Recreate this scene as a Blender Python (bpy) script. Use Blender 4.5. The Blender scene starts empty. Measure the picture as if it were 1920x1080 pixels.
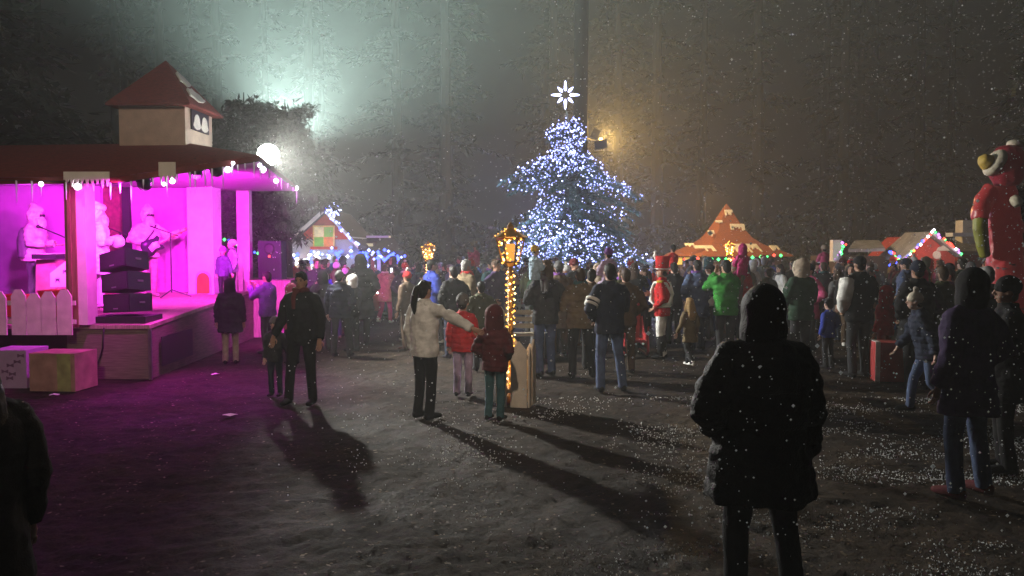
import bpy, math, random
from mathutils import Vector, Matrix, noise
R = math.radians
random.seed(7)
SC = bpy.context.scene
COL = SC.collection

# ------------------------------------------------------------------ camera
FPX, HOR, CAMZ = 1500.0, 467.0, 2.05
PITCH = math.atan((540 - HOR) / FPX)
cam_d = bpy.data.cameras.new('camera'); cam = bpy.data.objects.new('camera', cam_d); COL.objects.link(cam)
cam.location = (0, 0, CAMZ); cam.rotation_euler = (math.pi / 2 - PITCH, 0, 0)
cam_d.sensor_width = 36; cam_d.lens = 36 * FPX / 1920; cam_d.clip_end = 400; cam_d.clip_start = 0.05
SC.camera = cam

# ------------------------------------------------------------------ world: night sky
W = bpy.data.worlds.new('World'); SC.world = W; W.use_nodes = True
nt = W.node_tree; bg = nt.nodes['Background']
sky = nt.nodes.new('ShaderNodeTexSky'); sky.sky_type = 'NISHITA'; sky.sun_disc = False
sky.sun_elevation = R(-4); sky.sun_rotation = R(200)
nt.links.new(sky.outputs[0], bg.inputs[0]); bg.inputs[1].default_value = 0.06
SC.view_settings.view_transform = 'Standard'; SC.view_settings.look = 'None'
SC.view_settings.exposure = 0; SC.view_settings.gamma = 1
SC.render.engine = 'CYCLES'
cy = SC.cycles
cy.max_bounces = 4; cy.diffuse_bounces = 2; cy.glossy_bounces = 2; cy.transmission_bounces = 2
cy.transparent_max_bounces = 6; cy.volume_bounces = 1; cy.sample_clamp_indirect = 3; cy.use_denoising = True
cy.caustics_reflective = False; cy.caustics_refractive = False


def lamp(name, kind, loc, power, col, radius=0.1, aim=None, spot=None, size=None, blend=0.4, mist=1.0):
    d = bpy.data.lights.new(name, kind); d.energy = power; d.color = col; d.volume_factor = mist
    if kind == 'AREA':
        d.shape = 'RECTANGLE'; d.size, d.size_y = size
    else:
        d.shadow_soft_size = radius
    if kind == 'SPOT':
        d.spot_size = R(spot); d.spot_blend = blend
    o = bpy.data.objects.new(name, d); COL.objects.link(o); o.location = loc
    if aim is not None:
        o.rotation_euler = (Vector(aim) - Vector(loc)).to_track_quat('-Z', 'Y').to_euler()
    return o


def P(px, py, Y):
    """world point seen at photo pixel (px, py) at world depth Y"""
    x = (px - 960) / FPX; y = -(py - 540) / FPX
    c, s = math.cos(PITCH), math.sin(PITCH)
    dy = c + y * s; dz = -s + y * c
    k = Y / dy
    return Vector((x * k, Y, CAMZ + dz * k))


def G(px, py):
    """ground point seen at photo pixel"""
    x = (px - 960) / FPX; y = -(py - 540) / FPX
    c, s = math.cos(PITCH), math.sin(PITCH)
    dy = c + y * s; dz = -s + y * c
    k = -CAMZ / dz
    return Vector((x * k, dy * k, 0))


# main lights -- flood lamp on the canopy corner, lamp behind the tree, sodium lamp, stage wash
FLOOD = P(503, 290, 16.0)
lamp('flood_light', 'SPOT', FLOOD + Vector((0.16, -0.30, -.05)), 4800, (1.0, 0.98, 0.88), 0.13, FLOOD + Vector((7, -4.6, -2.6)), 146, blend=.9, mist=.15)
BACK = P(522, 292, 28.0)
lamp('tree_lamp_light', 'SPOT', BACK + Vector((.16, .10, .42)), 46000, (0.74, 1.0, 0.90), 0.2, BACK + Vector((.42, .08, 1.5)), 166, blend=1.0)
SODIUM = P(1122, 262, 33.0)
lamp('sodium_light', 'POINT', SODIUM + Vector((0.40, 0.30, .05)), 3400, (1.0, 0.60, 0.18), 0.12)
for i, (px, py, Y, tx, ty, tY, pw) in enumerate([
        (60, 345, 12.9, 40, 470, 17, 1500), (160, 345, 13.0, 150, 480, 17, 1150), (268, 345, 13.0, 300, 450, 17.6, 2000),
        (367, 324, 13.2, 360, 450, 17.6, 1900), (405, 318, 14.0, 430, 470, 18.0, 1700)]):
    lamp('stage_wash_light', 'SPOT', P(px, py + 8, Y), pw * (.62 if i in (0, 2) else .82), (1.0, 0.085, 0.95) if i == 2 else (1.0, 0.03, 0.95) if i else (0.86, 0.07, 1.0), 0.07, P(tx, ty, tY), 95, blend=0.7)

for px, py, Y, tx, ty, tY, pw in ((330, 330, 14.5, 150, 480, 12.6, 700), (235, 346, 11.8, 157, 470, 12.5, 520), (200, 340, 14.2, 300, 580, 15.5, 1700), (470, 330, 15.5, 400, 600, 17.0, 1300), (300, 560, 14.5, 480, 320, 16.5, 700)):
    lamp('stage_wash_light', 'SPOT', P(px, py, Y), pw * .7, (1.0, 0.03, 0.9), 0.07, P(tx, ty, tY), 100, blend=0.7)
lamp('stage_wash_light', 'SPOT', P(425, 322, 13.4), 800, (1.0, 0.03, 0.9), 0.07, G(395, 720), 80, blend=0.9)
# unseen warm lamp added behind the camera as fill for the stage front
lamp('front_fill_light', 'SPOT', (-1.0, -5.0, 11.0), 4200, (1.0, 0.78, 0.58), 0.2, (-3.4, 13.0, 2.2), 56, blend=1.0, mist=.05)

# ------------------------------------------------------------------ helpers
ORG = {}


def tag(o, label=None, cat=None, group=None, kind=None):
    if label: o['label'] = label
    if cat: o['category'] = cat
    if group: o['group'] = group
    if kind: o['kind'] = kind
    return o


def thing(name, label, cat, loc=(0, 0, 0), group=None, rz=0.0):
    o = bpy.data.objects.new(name, None); COL.objects.link(o)
    o.empty_display_size = 0.1
    o.location = loc; o.rotation_euler = (0, 0, rz)
    ORG[o.name] = Vector(loc)
    return tag(o, label, cat, group)


class MB:
    """collects shapes that become one mesh"""
    def __init__(s): s.v = []; s.f = []; s.m = []

    def add(s, vs, fs, m=0):
        b = len(s.v); s.v.extend(tuple(p) for p in vs)
        s.f.extend(tuple(i + b for i in f) for f in fs); s.m.extend([m] * len(fs)); return s

    def box(s, c, d, rot=None, m=0):
        c = Vector(c); q = []
        for z in (-.5, .5):
            for x, y in ((-.5, -.5), (.5, -.5), (.5, .5), (-.5, .5)):
                p = Vector((x * d[0], y * d[1], z * d[2]))
                q.append(c + (rot @ p if rot else p))
        return s.add(q, [(0, 3, 2, 1), (4, 5, 6, 7), (0, 1, 5, 4), (1, 2, 6, 5), (2, 3, 7, 6), (3, 0, 4, 7)], m)

    def tube(s, pts, rad, n=8, m=0, ref=(1, 0, 0), caps=True):
        pts = [Vector(p) for p in pts]; k = len(pts); vs = []; fs = []
        for i, p in enumerate(pts):
            t = (pts[min(i + 1, k - 1)] - pts[max(i - 1, 0)]).normalized()
            rf = Vector(ref)
            if abs(t.dot(rf)) > 0.9: rf = Vector((0, 1, 0)) if abs(t.y) < .9 else Vector((0, 0, 1))
            u = (rf - t * t.dot(rf)).normalized(); w = t.cross(u)
            r = rad[i] if isinstance(rad, (list, tuple)) else rad
            rx, ry = r if isinstance(r, (list, tuple)) else (r, r)
            for j in range(n):
                a = 2 * math.pi * j / n
                vs.append(p + u * (rx * math.cos(a)) + w * (ry * math.sin(a)))
        for i in range(k - 1):
            for j in range(n):
                j2 = (j + 1) % n
                fs.append((i * n + j, i * n + j2, (i + 1) * n + j2, (i + 1) * n + j))
        if caps:
            fs.append(tuple(range(n - 1, -1, -1))); fs.append(tuple((k - 1) * n + j for j in range(n)))
        return s.add(vs, fs, m)

    def ball(s, c, r, nu=12, nv=8, m=0, rot=None):
        c = Vector(c); r = r if isinstance(r, (list, tuple)) else (r, r, r)
        vs = [c + (rot @ Vector((0, 0, r[2])) if rot else Vector((0, 0, r[2])))]; fs = []
        for i in range(1, nv):
            th = math.pi * i / nv
            for j in range(nu):
                a = 2 * math.pi * j / nu
                p = Vector((r[0] * math.sin(th) * math.cos(a), r[1] * math.sin(th) * math.sin(a), r[2] * math.cos(th)))
                vs.append(c + (rot @ p if rot else p))
        vs.append(c + (rot @ Vector((0, 0, -r[2])) if rot else Vector((0, 0, -r[2]))))
        for j in range(nu):
            fs.append((0, 1 + j, 1 + (j + 1) % nu))
            fs.append((len(vs) - 1, 1 + (nv - 2) * nu + (j + 1) % nu, 1 + (nv - 2) * nu + j))
        for i in range(nv - 2):
            for j in range(nu):
                a = 1 + i * nu + j; b = 1 + i * nu + (j + 1) % nu
                fs.append((a, a + nu, b + nu, b))
        return s.add(vs, fs, m)

    def bulb(s, c, r, m=0):
        c = Vector(c)
        return s.add([c + Vector(d) * r for d in ((1, 0, 0), (0, 1, 0), (-1, 0, 0), (0, -1, 0), (0, 0, 1), (0, 0, -1))],
                     [(0, 1, 4), (1, 2, 4), (2, 3, 4), (3, 0, 4), (1, 0, 5), (2, 1, 5), (3, 2, 5), (0, 3, 5)], m)

    def prism(s, poly, off, m=0):
        """polygon (world points) given thickness along the vector off"""
        n = len(poly); off = Vector(off); a = [Vector(p) for p in poly]; b = [p + off for p in a]
        fs = [tuple(range(n - 1, -1, -1)), tuple(range(n, 2 * n))]
        fs += [(i, (i + 1) % n, n + (i + 1) % n, n + i) for i in range(n)]
        return s.add(a + b, fs, m)

    def mesh(s, name, mats, smooth=False, org=Vector((0, 0, 0))):
        me = bpy.data.meshes.new(name)
        ox, oy, oz = org
        me.from_pydata([(x - ox, y - oy, z - oz) for x, y, z in s.v], [], s.f)
        for m in mats: me.materials.append(m)
        if len(mats) > 1: me.polygons.foreach_set('material_index', s.m)
        if smooth: me.polygons.foreach_set('use_smooth', [True] * len(me.polygons))
        me.update(); return me

    def build(s, name, mats, parent=None, smooth=False, at=None):
        """link as one object; vertices are world points. Without a parent `at` is the object's own origin"""
        mats = mats if isinstance(mats, (list, tuple)) else [mats]
        org = ORG[parent.name] if parent else Vector(at or (0, 0, 0))
        o = bpy.data.objects.new(name, s.mesh(name, mats, smooth, org)); COL.objects.link(o)
        if parent: o.parent = parent
        else: o.location = org
        ORG[o.name] = Vector(org); return o


# ------------------------------------------------------------------ materials
MATS = {}


def mat(name, col, rough=0.8, var=0.25, scale=6.0, bump=0.15, bscale=None, metal=0.0, spec=0.4, trans=0.0):
    if name in MATS: return MATS[name]
    m = bpy.data.materials.new(name); m.use_nodes = True; MATS[name] = m
    n = m.node_tree; b = n.nodes['Principled BSDF']
    tc = n.nodes.new('ShaderNodeTexCoord')
    nz = n.nodes.new('ShaderNodeTexNoise'); nz.inputs['Scale'].default_value = scale; nz.inputs['Detail'].default_value = 5
    n.links.new(tc.outputs['Object'], nz.inputs['Vector'])
    rp = n.nodes.new('ShaderNodeValToRGB')
    rp.color_ramp.elements[0].position = 0.3; rp.color_ramp.elements[1].position = 0.7
    rp.color_ramp.elements[0].color = (*[c * (1 - var) for c in col], 1)
    rp.color_ramp.elements[1].color = (*[min(1, c * (1 + var)) for c in col], 1)
    n.links.new(nz.outputs['Fac'], rp.inputs[0]); n.links.new(rp.outputs[0], b.inputs['Base Color'])
    b.inputs['Roughness'].default_value = rough; b.inputs['Metallic'].default_value = metal
    b.inputs['Specular IOR Level'].default_value = spec
    if trans: b.inputs['Transmission Weight'].default_value = trans
    if bump:
        n2 = n.nodes.new('ShaderNodeTexNoise'); n2.inputs['Scale'].default_value = bscale or scale * 6; n2.inputs['Detail'].default_value = 4
        n.links.new(tc.outputs['Object'], n2.inputs['Vector'])
        bp = n.nodes.new('ShaderNodeBump'); bp.inputs['Strength'].default_value = bump; bp.inputs['Distance'].default_value = 0.02
        n.links.new(n2.outputs['Fac'], bp.inputs['Height']); n.links.new(bp.outputs[0], b.inputs['Normal'])
    return m


def glow(name, col, strength, sample=False):
    if name in MATS: return MATS[name]
    m = bpy.data.materials.new(name); m.use_nodes = True; MATS[name] = m
    n = m.node_tree; n.nodes.remove(n.nodes['Principled BSDF'])
    e = n.nodes.new('ShaderNodeEmission'); e.inputs[0].default_value = (*col, 1); e.inputs[1].default_value = strength
    n.links.new(e.outputs[0], n.nodes['Material Output'].inputs[0])
    m.cycles.emission_sampling = 'AUTO' if sample else 'NONE'
    return m


def leaf_mat(name, a, b, rough=0.6, scale=1.3):
    if name in MATS: return MATS[name]
    m = mat(name, a, rough, 0.0, scale, 0)
    rp = [x for x in m.node_tree.nodes if x.type == 'VALTORGB'][0]
    rp.color_ramp.elements[0].color = (*a, 1); rp.color_ramp.elements[1].color = (*b, 1)
    return m


def wood(name, col, rough=0.7, stretch=(1, 14, 1), var=0.35):
    m = mat(name, col, rough, var, 4.0, 0.2)
    n = m.node_tree
    mp = n.nodes.new('ShaderNodeMapping'); mp.inputs['Scale'].default_value = stretch
    tc = [x for x in n.nodes if x.type == 'TEX_COORD'][0]
    n.links.new(tc.outputs['Object'], mp.inputs[0])
    for x in n.nodes:
        if x.type == 'TEX_NOISE': n.links.new(mp.outputs[0], x.inputs['Vector'])
    return m


M_SNOWCUT = mat('white_board', (0.72, 0.68, 0.60), 0.7, 0.12, 4, 0.1)
M_ROOFRED = wood('red_shingle', (0.20, 0.028, 0.022), 0.8, (3, 3, 18), 0.35)
M_CREAM = mat('cream_render', (0.55, 0.42, 0.33), 0.85, 0.12, 5, 0.3, 40)
M_PLASTER = mat('stage_wall_tinted', (0.42, 0.20, 0.42), 0.8, 0.08, 5, 0.15)  # wall colour tinted magenta to deepen the stage light on it
M_DARK = mat('dark_brown_wood', (0.05, 0.028, 0.02), 0.7, 0.3, 5)
M_POST = wood('post_wood', (0.20, 0.11, 0.055), 0.7, (12, 12, 1))
M_BOARD = wood('stage_boards', (0.33, 0.25, 0.20), 0.55, (16, 1, 1), 0.45)
M_FASCIA = wood('stage_fascia', (0.16, 0.125, 0.095), 0.75, (1, 1, 14), 0.35)
M_PICKET = mat('picket_white', (0.60, 0.54, 0.48), 0.75, 0.15, 6, 0.12)
M_BLACK = mat('black_plastic', (0.012, 0.012, 0.014), 0.45, 0.3, 20, 0.1)
M_MESH = mat('speaker_grille', (0.022, 0.022, 0.025), 0.6, 0.4, 90, 0.6, 220)
M_STEEL = mat('steel', (0.35, 0.35, 0.37), 0.35, 0.15, 8, 0.05, metal=0.9)
M_BARK = mat('bark', (0.022, 0.017, 0.014), 0.9, 0.45, 5, 0.8, 22)
M_NEEDLE = leaf_mat('conifer_needles', (0.005, 0.010, 0.005), (0.013, 0.022, 0.011))
M_XNEEDLE = leaf_mat('spruce_needles', (0.03, 0.075, 0.05), (0.075, 0.14, 0.085), 0.6, 4)
M_LEAF = leaf_mat('cedar_leaves', (0.008, 0.013, 0.007), (0.022, 0.030, 0.016))
M_FROST = leaf_mat('frosted_leaves', (0.32, 0.36, 0.36), (0.70, 0.74, 0.74), 0.7, 5)
M_SNOW = mat('snow', (0.82, 0.84, 0.86), 0.8, 0.06, 6, 0.3)
G_COOL = glow('cool_bulb', (0.33, 0.38, 1.0), 4.0)
G_COOLB = glow('cool_bulb_bright', (0.50, 0.55, 1.0), 8.0)
G_BLUE = glow('blue_bulb', (0.05, 0.09, 1.0), 6.0)
G_WARM = glow('warm_bulb', (1.0, 0.42, 0.06), 5.0)
G_WARMB = glow('warm_bulb_bright', (1.0, 0.60, 0.22), 11.0)
G_RED = glow('red_bulb', (1.0, 0.06, 0.04), 5.0)
G_GREEN = glow('green_bulb', (0.08, 1.0, 0.2), 4.0)
G_PINK = glow('violet_bulb', (0.75, 0.2, 1.0), 4.0)
G_FLOOD = glow('flood_glass', (0.90, 1.0, 0.94), 60.0)
G_WHITE = glow('white_bulb', (0.9, 0.9, 1.0), 9.0)
G_WINDOW = glow('lit_window', (1.0, 0.58, 0.10), 1.3)
G_PANE = glow('lit_pane', (1.0, 0.86, 0.55), 0.55)

# ------------------------------------------------------------------ ground
def ground_material():
    m = bpy.data.materials.new('trodden_earth'); m.use_nodes = True
    n = m.node_tree; b = n.nodes['Principled BSDF']; L = n.links.new
    tc = n.nodes.new('ShaderNodeTexCoord')
    def noise_(s, d=6, r=0.6):
        x = n.nodes.new('ShaderNodeTexNoise'); x.inputs['Scale'].default_value = s; x.inputs['Detail'].default_value = d
        x.inputs['Roughness'].default_value = r; L(tc.outputs['Object'], x.inputs['Vector']); return x
    big, mid, fine = noise_(0.35), noise_(2.2, 9, .7), noise_(26.0, 10, 0.85)
    rp = n.nodes.new('ShaderNodeValToRGB'); L(mid.outputs['Fac'], rp.inputs[0])
    rp.color_ramp.elements[0].position = 0.32; rp.color_ramp.elements[1].position = 0.72
    rp.color_ramp.elements[0].color = (0.007, 0.0044, 0.0028, 1); rp.color_ramp.elements[1].color = (0.046, 0.029, 0.0175, 1)
    rp2 = n.nodes.new('ShaderNodeValToRGB'); L(fine.outputs['Fac'], rp2.inputs[0])
    rp2.color_ramp.elements[0].position = 0.35; rp2.color_ramp.elements[1].position = 0.75
    rp2.color_ramp.elements[0].color = (0.25, 0.24, 0.23, 1); rp2.color_ramp.elements[1].color = (2.4, 2.2, 2.0, 1)
    mx = n.nodes.new('ShaderNodeMixRGB'); mx.blend_type = 'MULTIPLY'; mx.inputs[0].default_value = 1
    L(rp.outputs[0], mx.inputs[1]); L(rp2.outputs[0], mx.inputs[2])
    L(mx.outputs[0], b.inputs['Base Color'])
    rr = n.nodes.new('ShaderNodeMapRange'); rr.inputs[1].default_value = .35; rr.inputs[2].default_value = .65
    rr.inputs[3].default_value = 0.6; rr.inputs[4].default_value = 0.95; L(big.outputs['Fac'], rr.inputs[0]); L(rr.outputs[0], b.inputs['Roughness'])
    b.inputs['Specular IOR Level'].default_value = 0.22
    ad = n.nodes.new('ShaderNodeMath'); ad.operation = 'ADD'; L(mid.outputs['Fac'], ad.inputs[0])
    ms = n.nodes.new('ShaderNodeMath'); ms.operation = 'MULTIPLY'; ms.inputs[1].default_value = 0.35
    L(fine.outputs['Fac'], ms.inputs[0]); L(ms.outputs[0], ad.inputs[1])
    bp = n.nodes.new('ShaderNodeBump'); bp.inputs['Strength'].default_value = 1.0; bp.inputs['Distance'].default_value = 0.09
    L(ad.outputs[0], bp.inputs['Height']); L(bp.outputs[0], b.inputs['Normal'])
    return m


def ground():
    mb = MB(); xs = [-120, -60, -30, -20, -15, -12, -9, -7] + [-6 + i * 0.05 for i in range(260)] + [8, 10, 12, 15, 20, 30, 60, 120]
    ys = [-20, -5, 0, 1.5] + [2.5 + i * 0.05 for i in range(301)] + [18 + i for i in range(19)] + [45, 60, 90, 140]
    vs = []
    for y in ys:
        for x in xs:
            z = 0.0
            if -14 < x < 15 and 0.5 < y < 36: q_ = Vector((x, y, 0)); z = 0.022 * noise.noise(q_ * .8) + 0.020 * noise.noise(q_ * 2.7) + 0.022 * noise.noise(q_ * 7.0) + 0.014 * noise.noise(q_ * 15.0) - 0.02
            vs.append((x, y, z))
    w = len(xs)
    fs = [(j * w + i, j * w + i + 1, (j + 1) * w + i + 1, (j + 1) * w + i) for j in range(len(ys) - 1) for i in range(w - 1)]
    mb.add(vs, fs); o = mb.build('ground', ground_material(), smooth=True); tag(o, kind='structure')


ground()

# fallen snow granules and ice crumbs on the earth
def granules():
    rnd = random.Random(3); mb = MB()
    n = 0
    while n < 9000:
        Y = 2.6 + 8.5 * rnd.random() ** 1.3
        px = rnd.uniform(640, 1960); x = (px - 960) / FPX * Y
        d = noise.noise(Vector((x * .9, Y * 1.6, 5.0))) * 0.5 + 0.5
        w = (0.10 + max(0, (px - 760) / 1100)) * max(0, d - 0.46) * 4.6
        if Y < 7 and rnd.random() < .45 and px < 1250: continue
        if rnd.random() > w: continue
        s = rnd.uniform(0.003, 0.0075) * (0.55 + Y * 0.09)
        a = rnd.uniform(0, 6.3); z = 0.022 * noise.noise(Vector((x, Y, 0)) * .8) + 0.020 * noise.noise(Vector((x, Y, 0)) * 2.7) + 0.022 * noise.noise(Vector((x, Y, 0)) * 7.0) + 0.014 * noise.noise(Vector((x, Y, 0)) * 15.0) - 0.015
        c, q = math.cos(a) * s, math.sin(a) * s
        mb.add([(x + c, Y + q, z), (x - q, Y + c, z - .004), (x - c, Y - q, z + .002), (x + q, Y - c, z - .004), (x, Y, z + s * 1.3)],
               [(0, 1, 4), (1, 2, 4), (2, 3, 4), (3, 0, 4)]); n += 1
    o = mb.build('snow_granules', M_SNOW)
    tag(o, 'white snow granules scattered over the dark trodden earth', 'snow', kind='stuff')


granules()


def relief(x, y):
    q = Vector((x, y, 0))
    return 0.022 * noise.noise(q * .8) + 0.020 * noise.noise(q * 2.7) + 0.022 * noise.noise(q * 7.0) + 0.014 * noise.noise(q * 15.0) - 0.02


def leaf_litter():
    rnd = random.Random(8); mb = MB(); n = 0
    while n < 9000:
        Y = 3.0 + 16 * rnd.random() ** 1.3; x = rnd.uniform(-.68, .68) * Y
        if x < -5.3 and Y > 11.5: continue
        if noise.noise(Vector((x * .6, Y * .8, 9))) < rnd.uniform(-.6, .2): continue
        s_ = rnd.uniform(.010, .026) * (.8 + Y * .03); a = rnd.uniform(0, 6.3); z = relief(x, Y) + .012
        c, q = math.cos(a) * s_, math.sin(a) * s_; w = rnd.uniform(.3, .6)
        mb.add([(x + c, Y + q, z + rnd.uniform(0, .008)), (x - q * w, Y + c * w, z + .006), (x - c, Y - q, z + rnd.uniform(0, .006)), (x + q * w, Y - c * w, z + .002)], [(0, 1, 2, 3)], rnd.choice((0, 0, 1, 2))); n += 1
    o = mb.build('leaf_litter', [mat('leaf_brown', (.085, .05, .028), .7, .4, 3, 0), mat('leaf_dark', (.018, .012, .009), .8, .4, 3, 0), mat('leaf_pale', (.20, .15, .10), .7, .3, 3, 0)])
    tag(o, 'fallen leaves and twigs trodden over the ground', 'leaf litter', kind='stuff')


leaf_litter()

# ------------------------------------------------------------------ stage
def zst(Y): return 0.86 + 0.046 * (Y - 12.5)


def stage():
    st = thing('stage_building', 'open wooden show stage with red roof and magenta-lit walls', 'stage', (-7.5, 15, 0))
    # floor and fascia
    fl = [(-11.5, 12.5), (-5.68, 12.5), (-5.95, 18.4), (-5.2, 18.6), (-5.2, 20.4), (-11.5, 20.4)]
    top = [Vector((x, y, zst(y))) for x, y in fl[:3]] + [Vector((-11.5, 18.4, zst(18.4)))]
    mb = MB(); mb.prism([top[0], top[1], top[2], top[3]], (0, 0, -0.06)); mb.build('floor', M_BOARD, st)
    mb = MB(); mb.prism([(-6.9, 18.42, 1.33), (-5.1, 18.42, 1.33), (-5.1, 20.3, 1.33), (-6.9, 20.3, 1.33)], (0, 0, -1.32)); mb.build('wing_platform', M_BOARD, st)
    mb = MB()
    mb.prism([(-7.0, 12.53, 0), (-5.70, 12.53, 0), (-5.70, 12.53, zst(12.5) - .062), (-7.0, 12.53, zst(12.5) - .062)], (0, 0.05, 0))
    mb.prism([(-5.70, 12.585, 0), (-5.96, 18.38, 0), (-5.96, 18.38, zst(18.4) - .065), (-5.70, 12.585, zst(12.5) - .065)], (-0.05, 0, 0))
    mb.build('fascia', M_FASCIA, st)
    mb = MB(); mb.prism([(-11.5, 12.9, 0), (-7.0, 12.9, 0), (-7.0, 12.9, .84), (-11.5, 12.9, .84)], (0, .05, 0)); mb.build('skirt', mat('dark_red_skirt', (0.07, 0.012, 0.014), 0.8), st)
    mb = MB(); mb.box((-5.68, 12.50, .40), (.045, .045, .80)); mb.build('corner_strip', M_STEEL, st)
    mb = MB(); a = Vector((-5.683, 12.9, .15)); b = Vector((-5.745, 14.3, .15))
    mb.prism([a, b, b + Vector((0, 0, .48)), a + Vector((0, 0, .48))], (.012, 0, 0)); mb.build('vent', M_BLACK, st)
    mb = MB(); mb.tube([(-7.3 + .9, 12.50, .82), (-6.42, 12.49, .5), (-6.55, 12.48, .12), (-6.6, 12.3, .03)], .012, 6); mb.build('cable', M_BLACK, st, True)
    # back walls, each with real thickness
    def wall(x0, x1, Y0, Y1, name, m, zt=3.75, t=.12):
        a = P(x0, 467, Y0); b = P(x1, 467, Y1)
        q = MB(); q.prism([(a.x, Y0, zst(Y0)), (b.x, Y1, zst(Y1)), (b.x, Y1, zt), (a.x, Y0, zt)], (0, t, 0)); return q.build(name, m, st)
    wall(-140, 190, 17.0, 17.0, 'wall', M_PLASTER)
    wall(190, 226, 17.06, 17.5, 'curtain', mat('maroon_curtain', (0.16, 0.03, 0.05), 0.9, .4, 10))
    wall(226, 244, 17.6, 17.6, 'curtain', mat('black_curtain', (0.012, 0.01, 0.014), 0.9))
    wall(245, 352, 17.7, 17.7, 'wall', mat('stage_brick_panel', (0.46, 0.20, 0.42), 0.8, 0.12, 9, 0.5, 30))  # brick panel tinted magenta as well, for the stage light
    fp = wall(352, 400, 17.25, 17.25, 'chimney_breast', mat('chimney_white', (.70, .66, .68), .8, .08), t=.5)
    mb = MB(); pts = []
    c = P(381, 540, 17.24); 
    for k in range(13):
        an = math.pi * k / 12; pts.append((c.x + .135 * math.cos(an), 17.245, zst(17.25) + .30 + .16 * math.sin(an)))
    poly = [(c.x + .135, 17.245, zst(17.25) + .02)] + pts + [(c.x - .135, 17.245, zst(17.25) + .02)]
    mb.prism(poly, (0, -.02, 0)); mb.build('hearth', mat('orange_hearth', (0.85, 0.16, 0.02), 0.7), fp)
    mb = MB(); rim = [(Vector(p) - Vector((c.x, 17.2, zst(17.25) + .2))) * 1.14 + Vector((c.x, 17.2, zst(17.25) + .2)) for p in poly]
    mb.tube(rim, .02, 6); mb.build('arch_trim', mat('hearth_trim', (0.6, 0.45, 0.5), 0.7), fp)
    # posts
    mb = MB(); a = P(126, 467, 12.45).x; b = P(147, 467, 12.45).x
    mb.box(((a + b) / 2, 12.44, 1.97), (b - a, .10, 2.26)); mb.box(((a + b) / 2 - .01, 12.38, 1.97), (.05, .02, 2.24)); mb.build('post', M_POST, st)
    mb = MB(); a = P(148, 467, 12.5).x; b = P(167, 467, 12.5).x
    mb.box(((a + b) / 2, 12.56, 2.0), (b - a, .30, 2.26)); mb.build('post', mat('white_post', (.7, .62, .6), .7, .1), st)
    mb = MB(); a = P(452, 520, 18.9); mb.box((a.x + .1, 18.9, 2.45), (.29, .22, 2.24)); mb.build('post', MATS['white_post'], st)
    # roof: eave points and ridge
    A0, A = P(-260, 334, 12.0), P(222, 331, 12.0)
    Bq, Cq = P(486, 291, 13.2), P(557, 350, 18.8)
    E, F0 = P(395, 352, 20.6), P(-260, 345, 20.6)
    R1, R0 = P(352, 268, 15.6), P(-260, 276, 15.6)
    mb = MB(); up = [A0, A, Bq, Cq, E, F0, R0, R1]
    tri = [(0, 1, 7, 6), (1, 2, 7), (2, 3, 7), (3, 4, 7), (4, 5, 6, 7)]
    dn = [p - Vector((0, 0, .10)) for p in up]
    mb.add(up, tri); mb.build('roof', M_ROOFRED, st)
    mb = MB(); q = [A0, A, Bq, Cq, E, F0]; m_ = len(q)
    off = Vector((0, 0, -.10)); lo = [p + off for p in q]; hi = [p - Vector((0, 0, .003)) for p in q]
    mb.add(lo + [sum(lo, Vector()) / m_], [(i, m_, (i + 1) % m_) for i in range(m_)])
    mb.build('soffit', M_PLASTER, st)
    mb = MB(); mb.add(hi + lo, [(i, (i + 1) % m_, m_ + (i + 1) % m_, m_ + i) for i in range(m_)])
    mb.build('eave_board', mat('eave_red', (0.13, 0.02, 0.02), .7), st)
    # turret
    near = P(348, 274, 15.3); s = 1.27; th = R(1.5)
    u = Vector((-math.cos(th), math.sin(th), 0)); w = Vector((math.sin(th), math.cos(th), 0))
    zb, ztp = near.z - .22, P(348, 195, 15.3).z
    n0 = Vector((near.x, near.y, zb)); q = [n0, n0 + w * s, n0 + w * s + u * s, n0 + u * s]
    mb = MB(); mb.prism(q, (0, 0, ztp - zb)); tw = mb.build('turret', M_CREAM, st)
    cen = n0 + (u + w) * s / 2; ov = .17
    ee = [Vector((p.x, p.y, ztp)) + (p - cen).normalized() * ov * 1.41 for p in q]
    ap = Vector((cen.x, cen.y, P(315, 113, cen.y).z))
    mb = MB(); mb.add(ee + [ap] + [p - Vector((0, 0, .04)) for p in ee], [(1, 0, 4), (2, 1, 4), (3, 2, 4), (0, 3, 4), (5, 6, 7, 8)] + [(i, (i + 1) % 4, 5 + (i + 1) % 4, 5 + i) for i in range(4)])
    rf = mb.build('turret_roof', M_ROOFRED, tw)
    # snow cut-outs on the right slope of the turret roof
    def onroof(a, b):  # a along the eave 0..1, b up 0..1
        base = ee[0].lerp(ee[1], a); return base.lerp(ap, b)
    nrm = (ee[1] - ee[0]).cross(ap - ee[0]).normalized()
    for (a0, b0, sa, sb) in ((.40, .58, .30, .15), (.38, .24, .26, .14)):
        mb = MB(); pts = []
        for k in range(14):
            an = 2 * math.pi * k / 14; rr = 1 + .16 * math.sin(k * 2.6)
            pts.append(onroof(a0 + sa * rr * math.cos(an), b0 + sb * rr * math.sin(an)) + nrm * .012)
        mb.prism(pts, nrm * .03); mb.build('snow_patch', M_SNOWCUT, tw)
    # turret window with white drapes, on the right face
    def onface(a, z): return n0 + w * (s * a) + Vector((w.y, -w.x, 0)) * .0 + Vector((0, 0, z - zb))
    nf = Vector((-u.x, -u.y, 0))
    mb = MB(); z0, z1 = P(370, 243, 15.6).z, P(370, 205, 15.6).z
    mb.prism([onface(.18, z0) + nf * .004, onface(.82, z0) + nf * .004, onface(.82, z1) + nf * .004, onface(.18, z1) + nf * .004], nf * .03)
    wn = mb.build('window', mat('dark_window', (.03, .015, .02), .4), tw)
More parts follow.
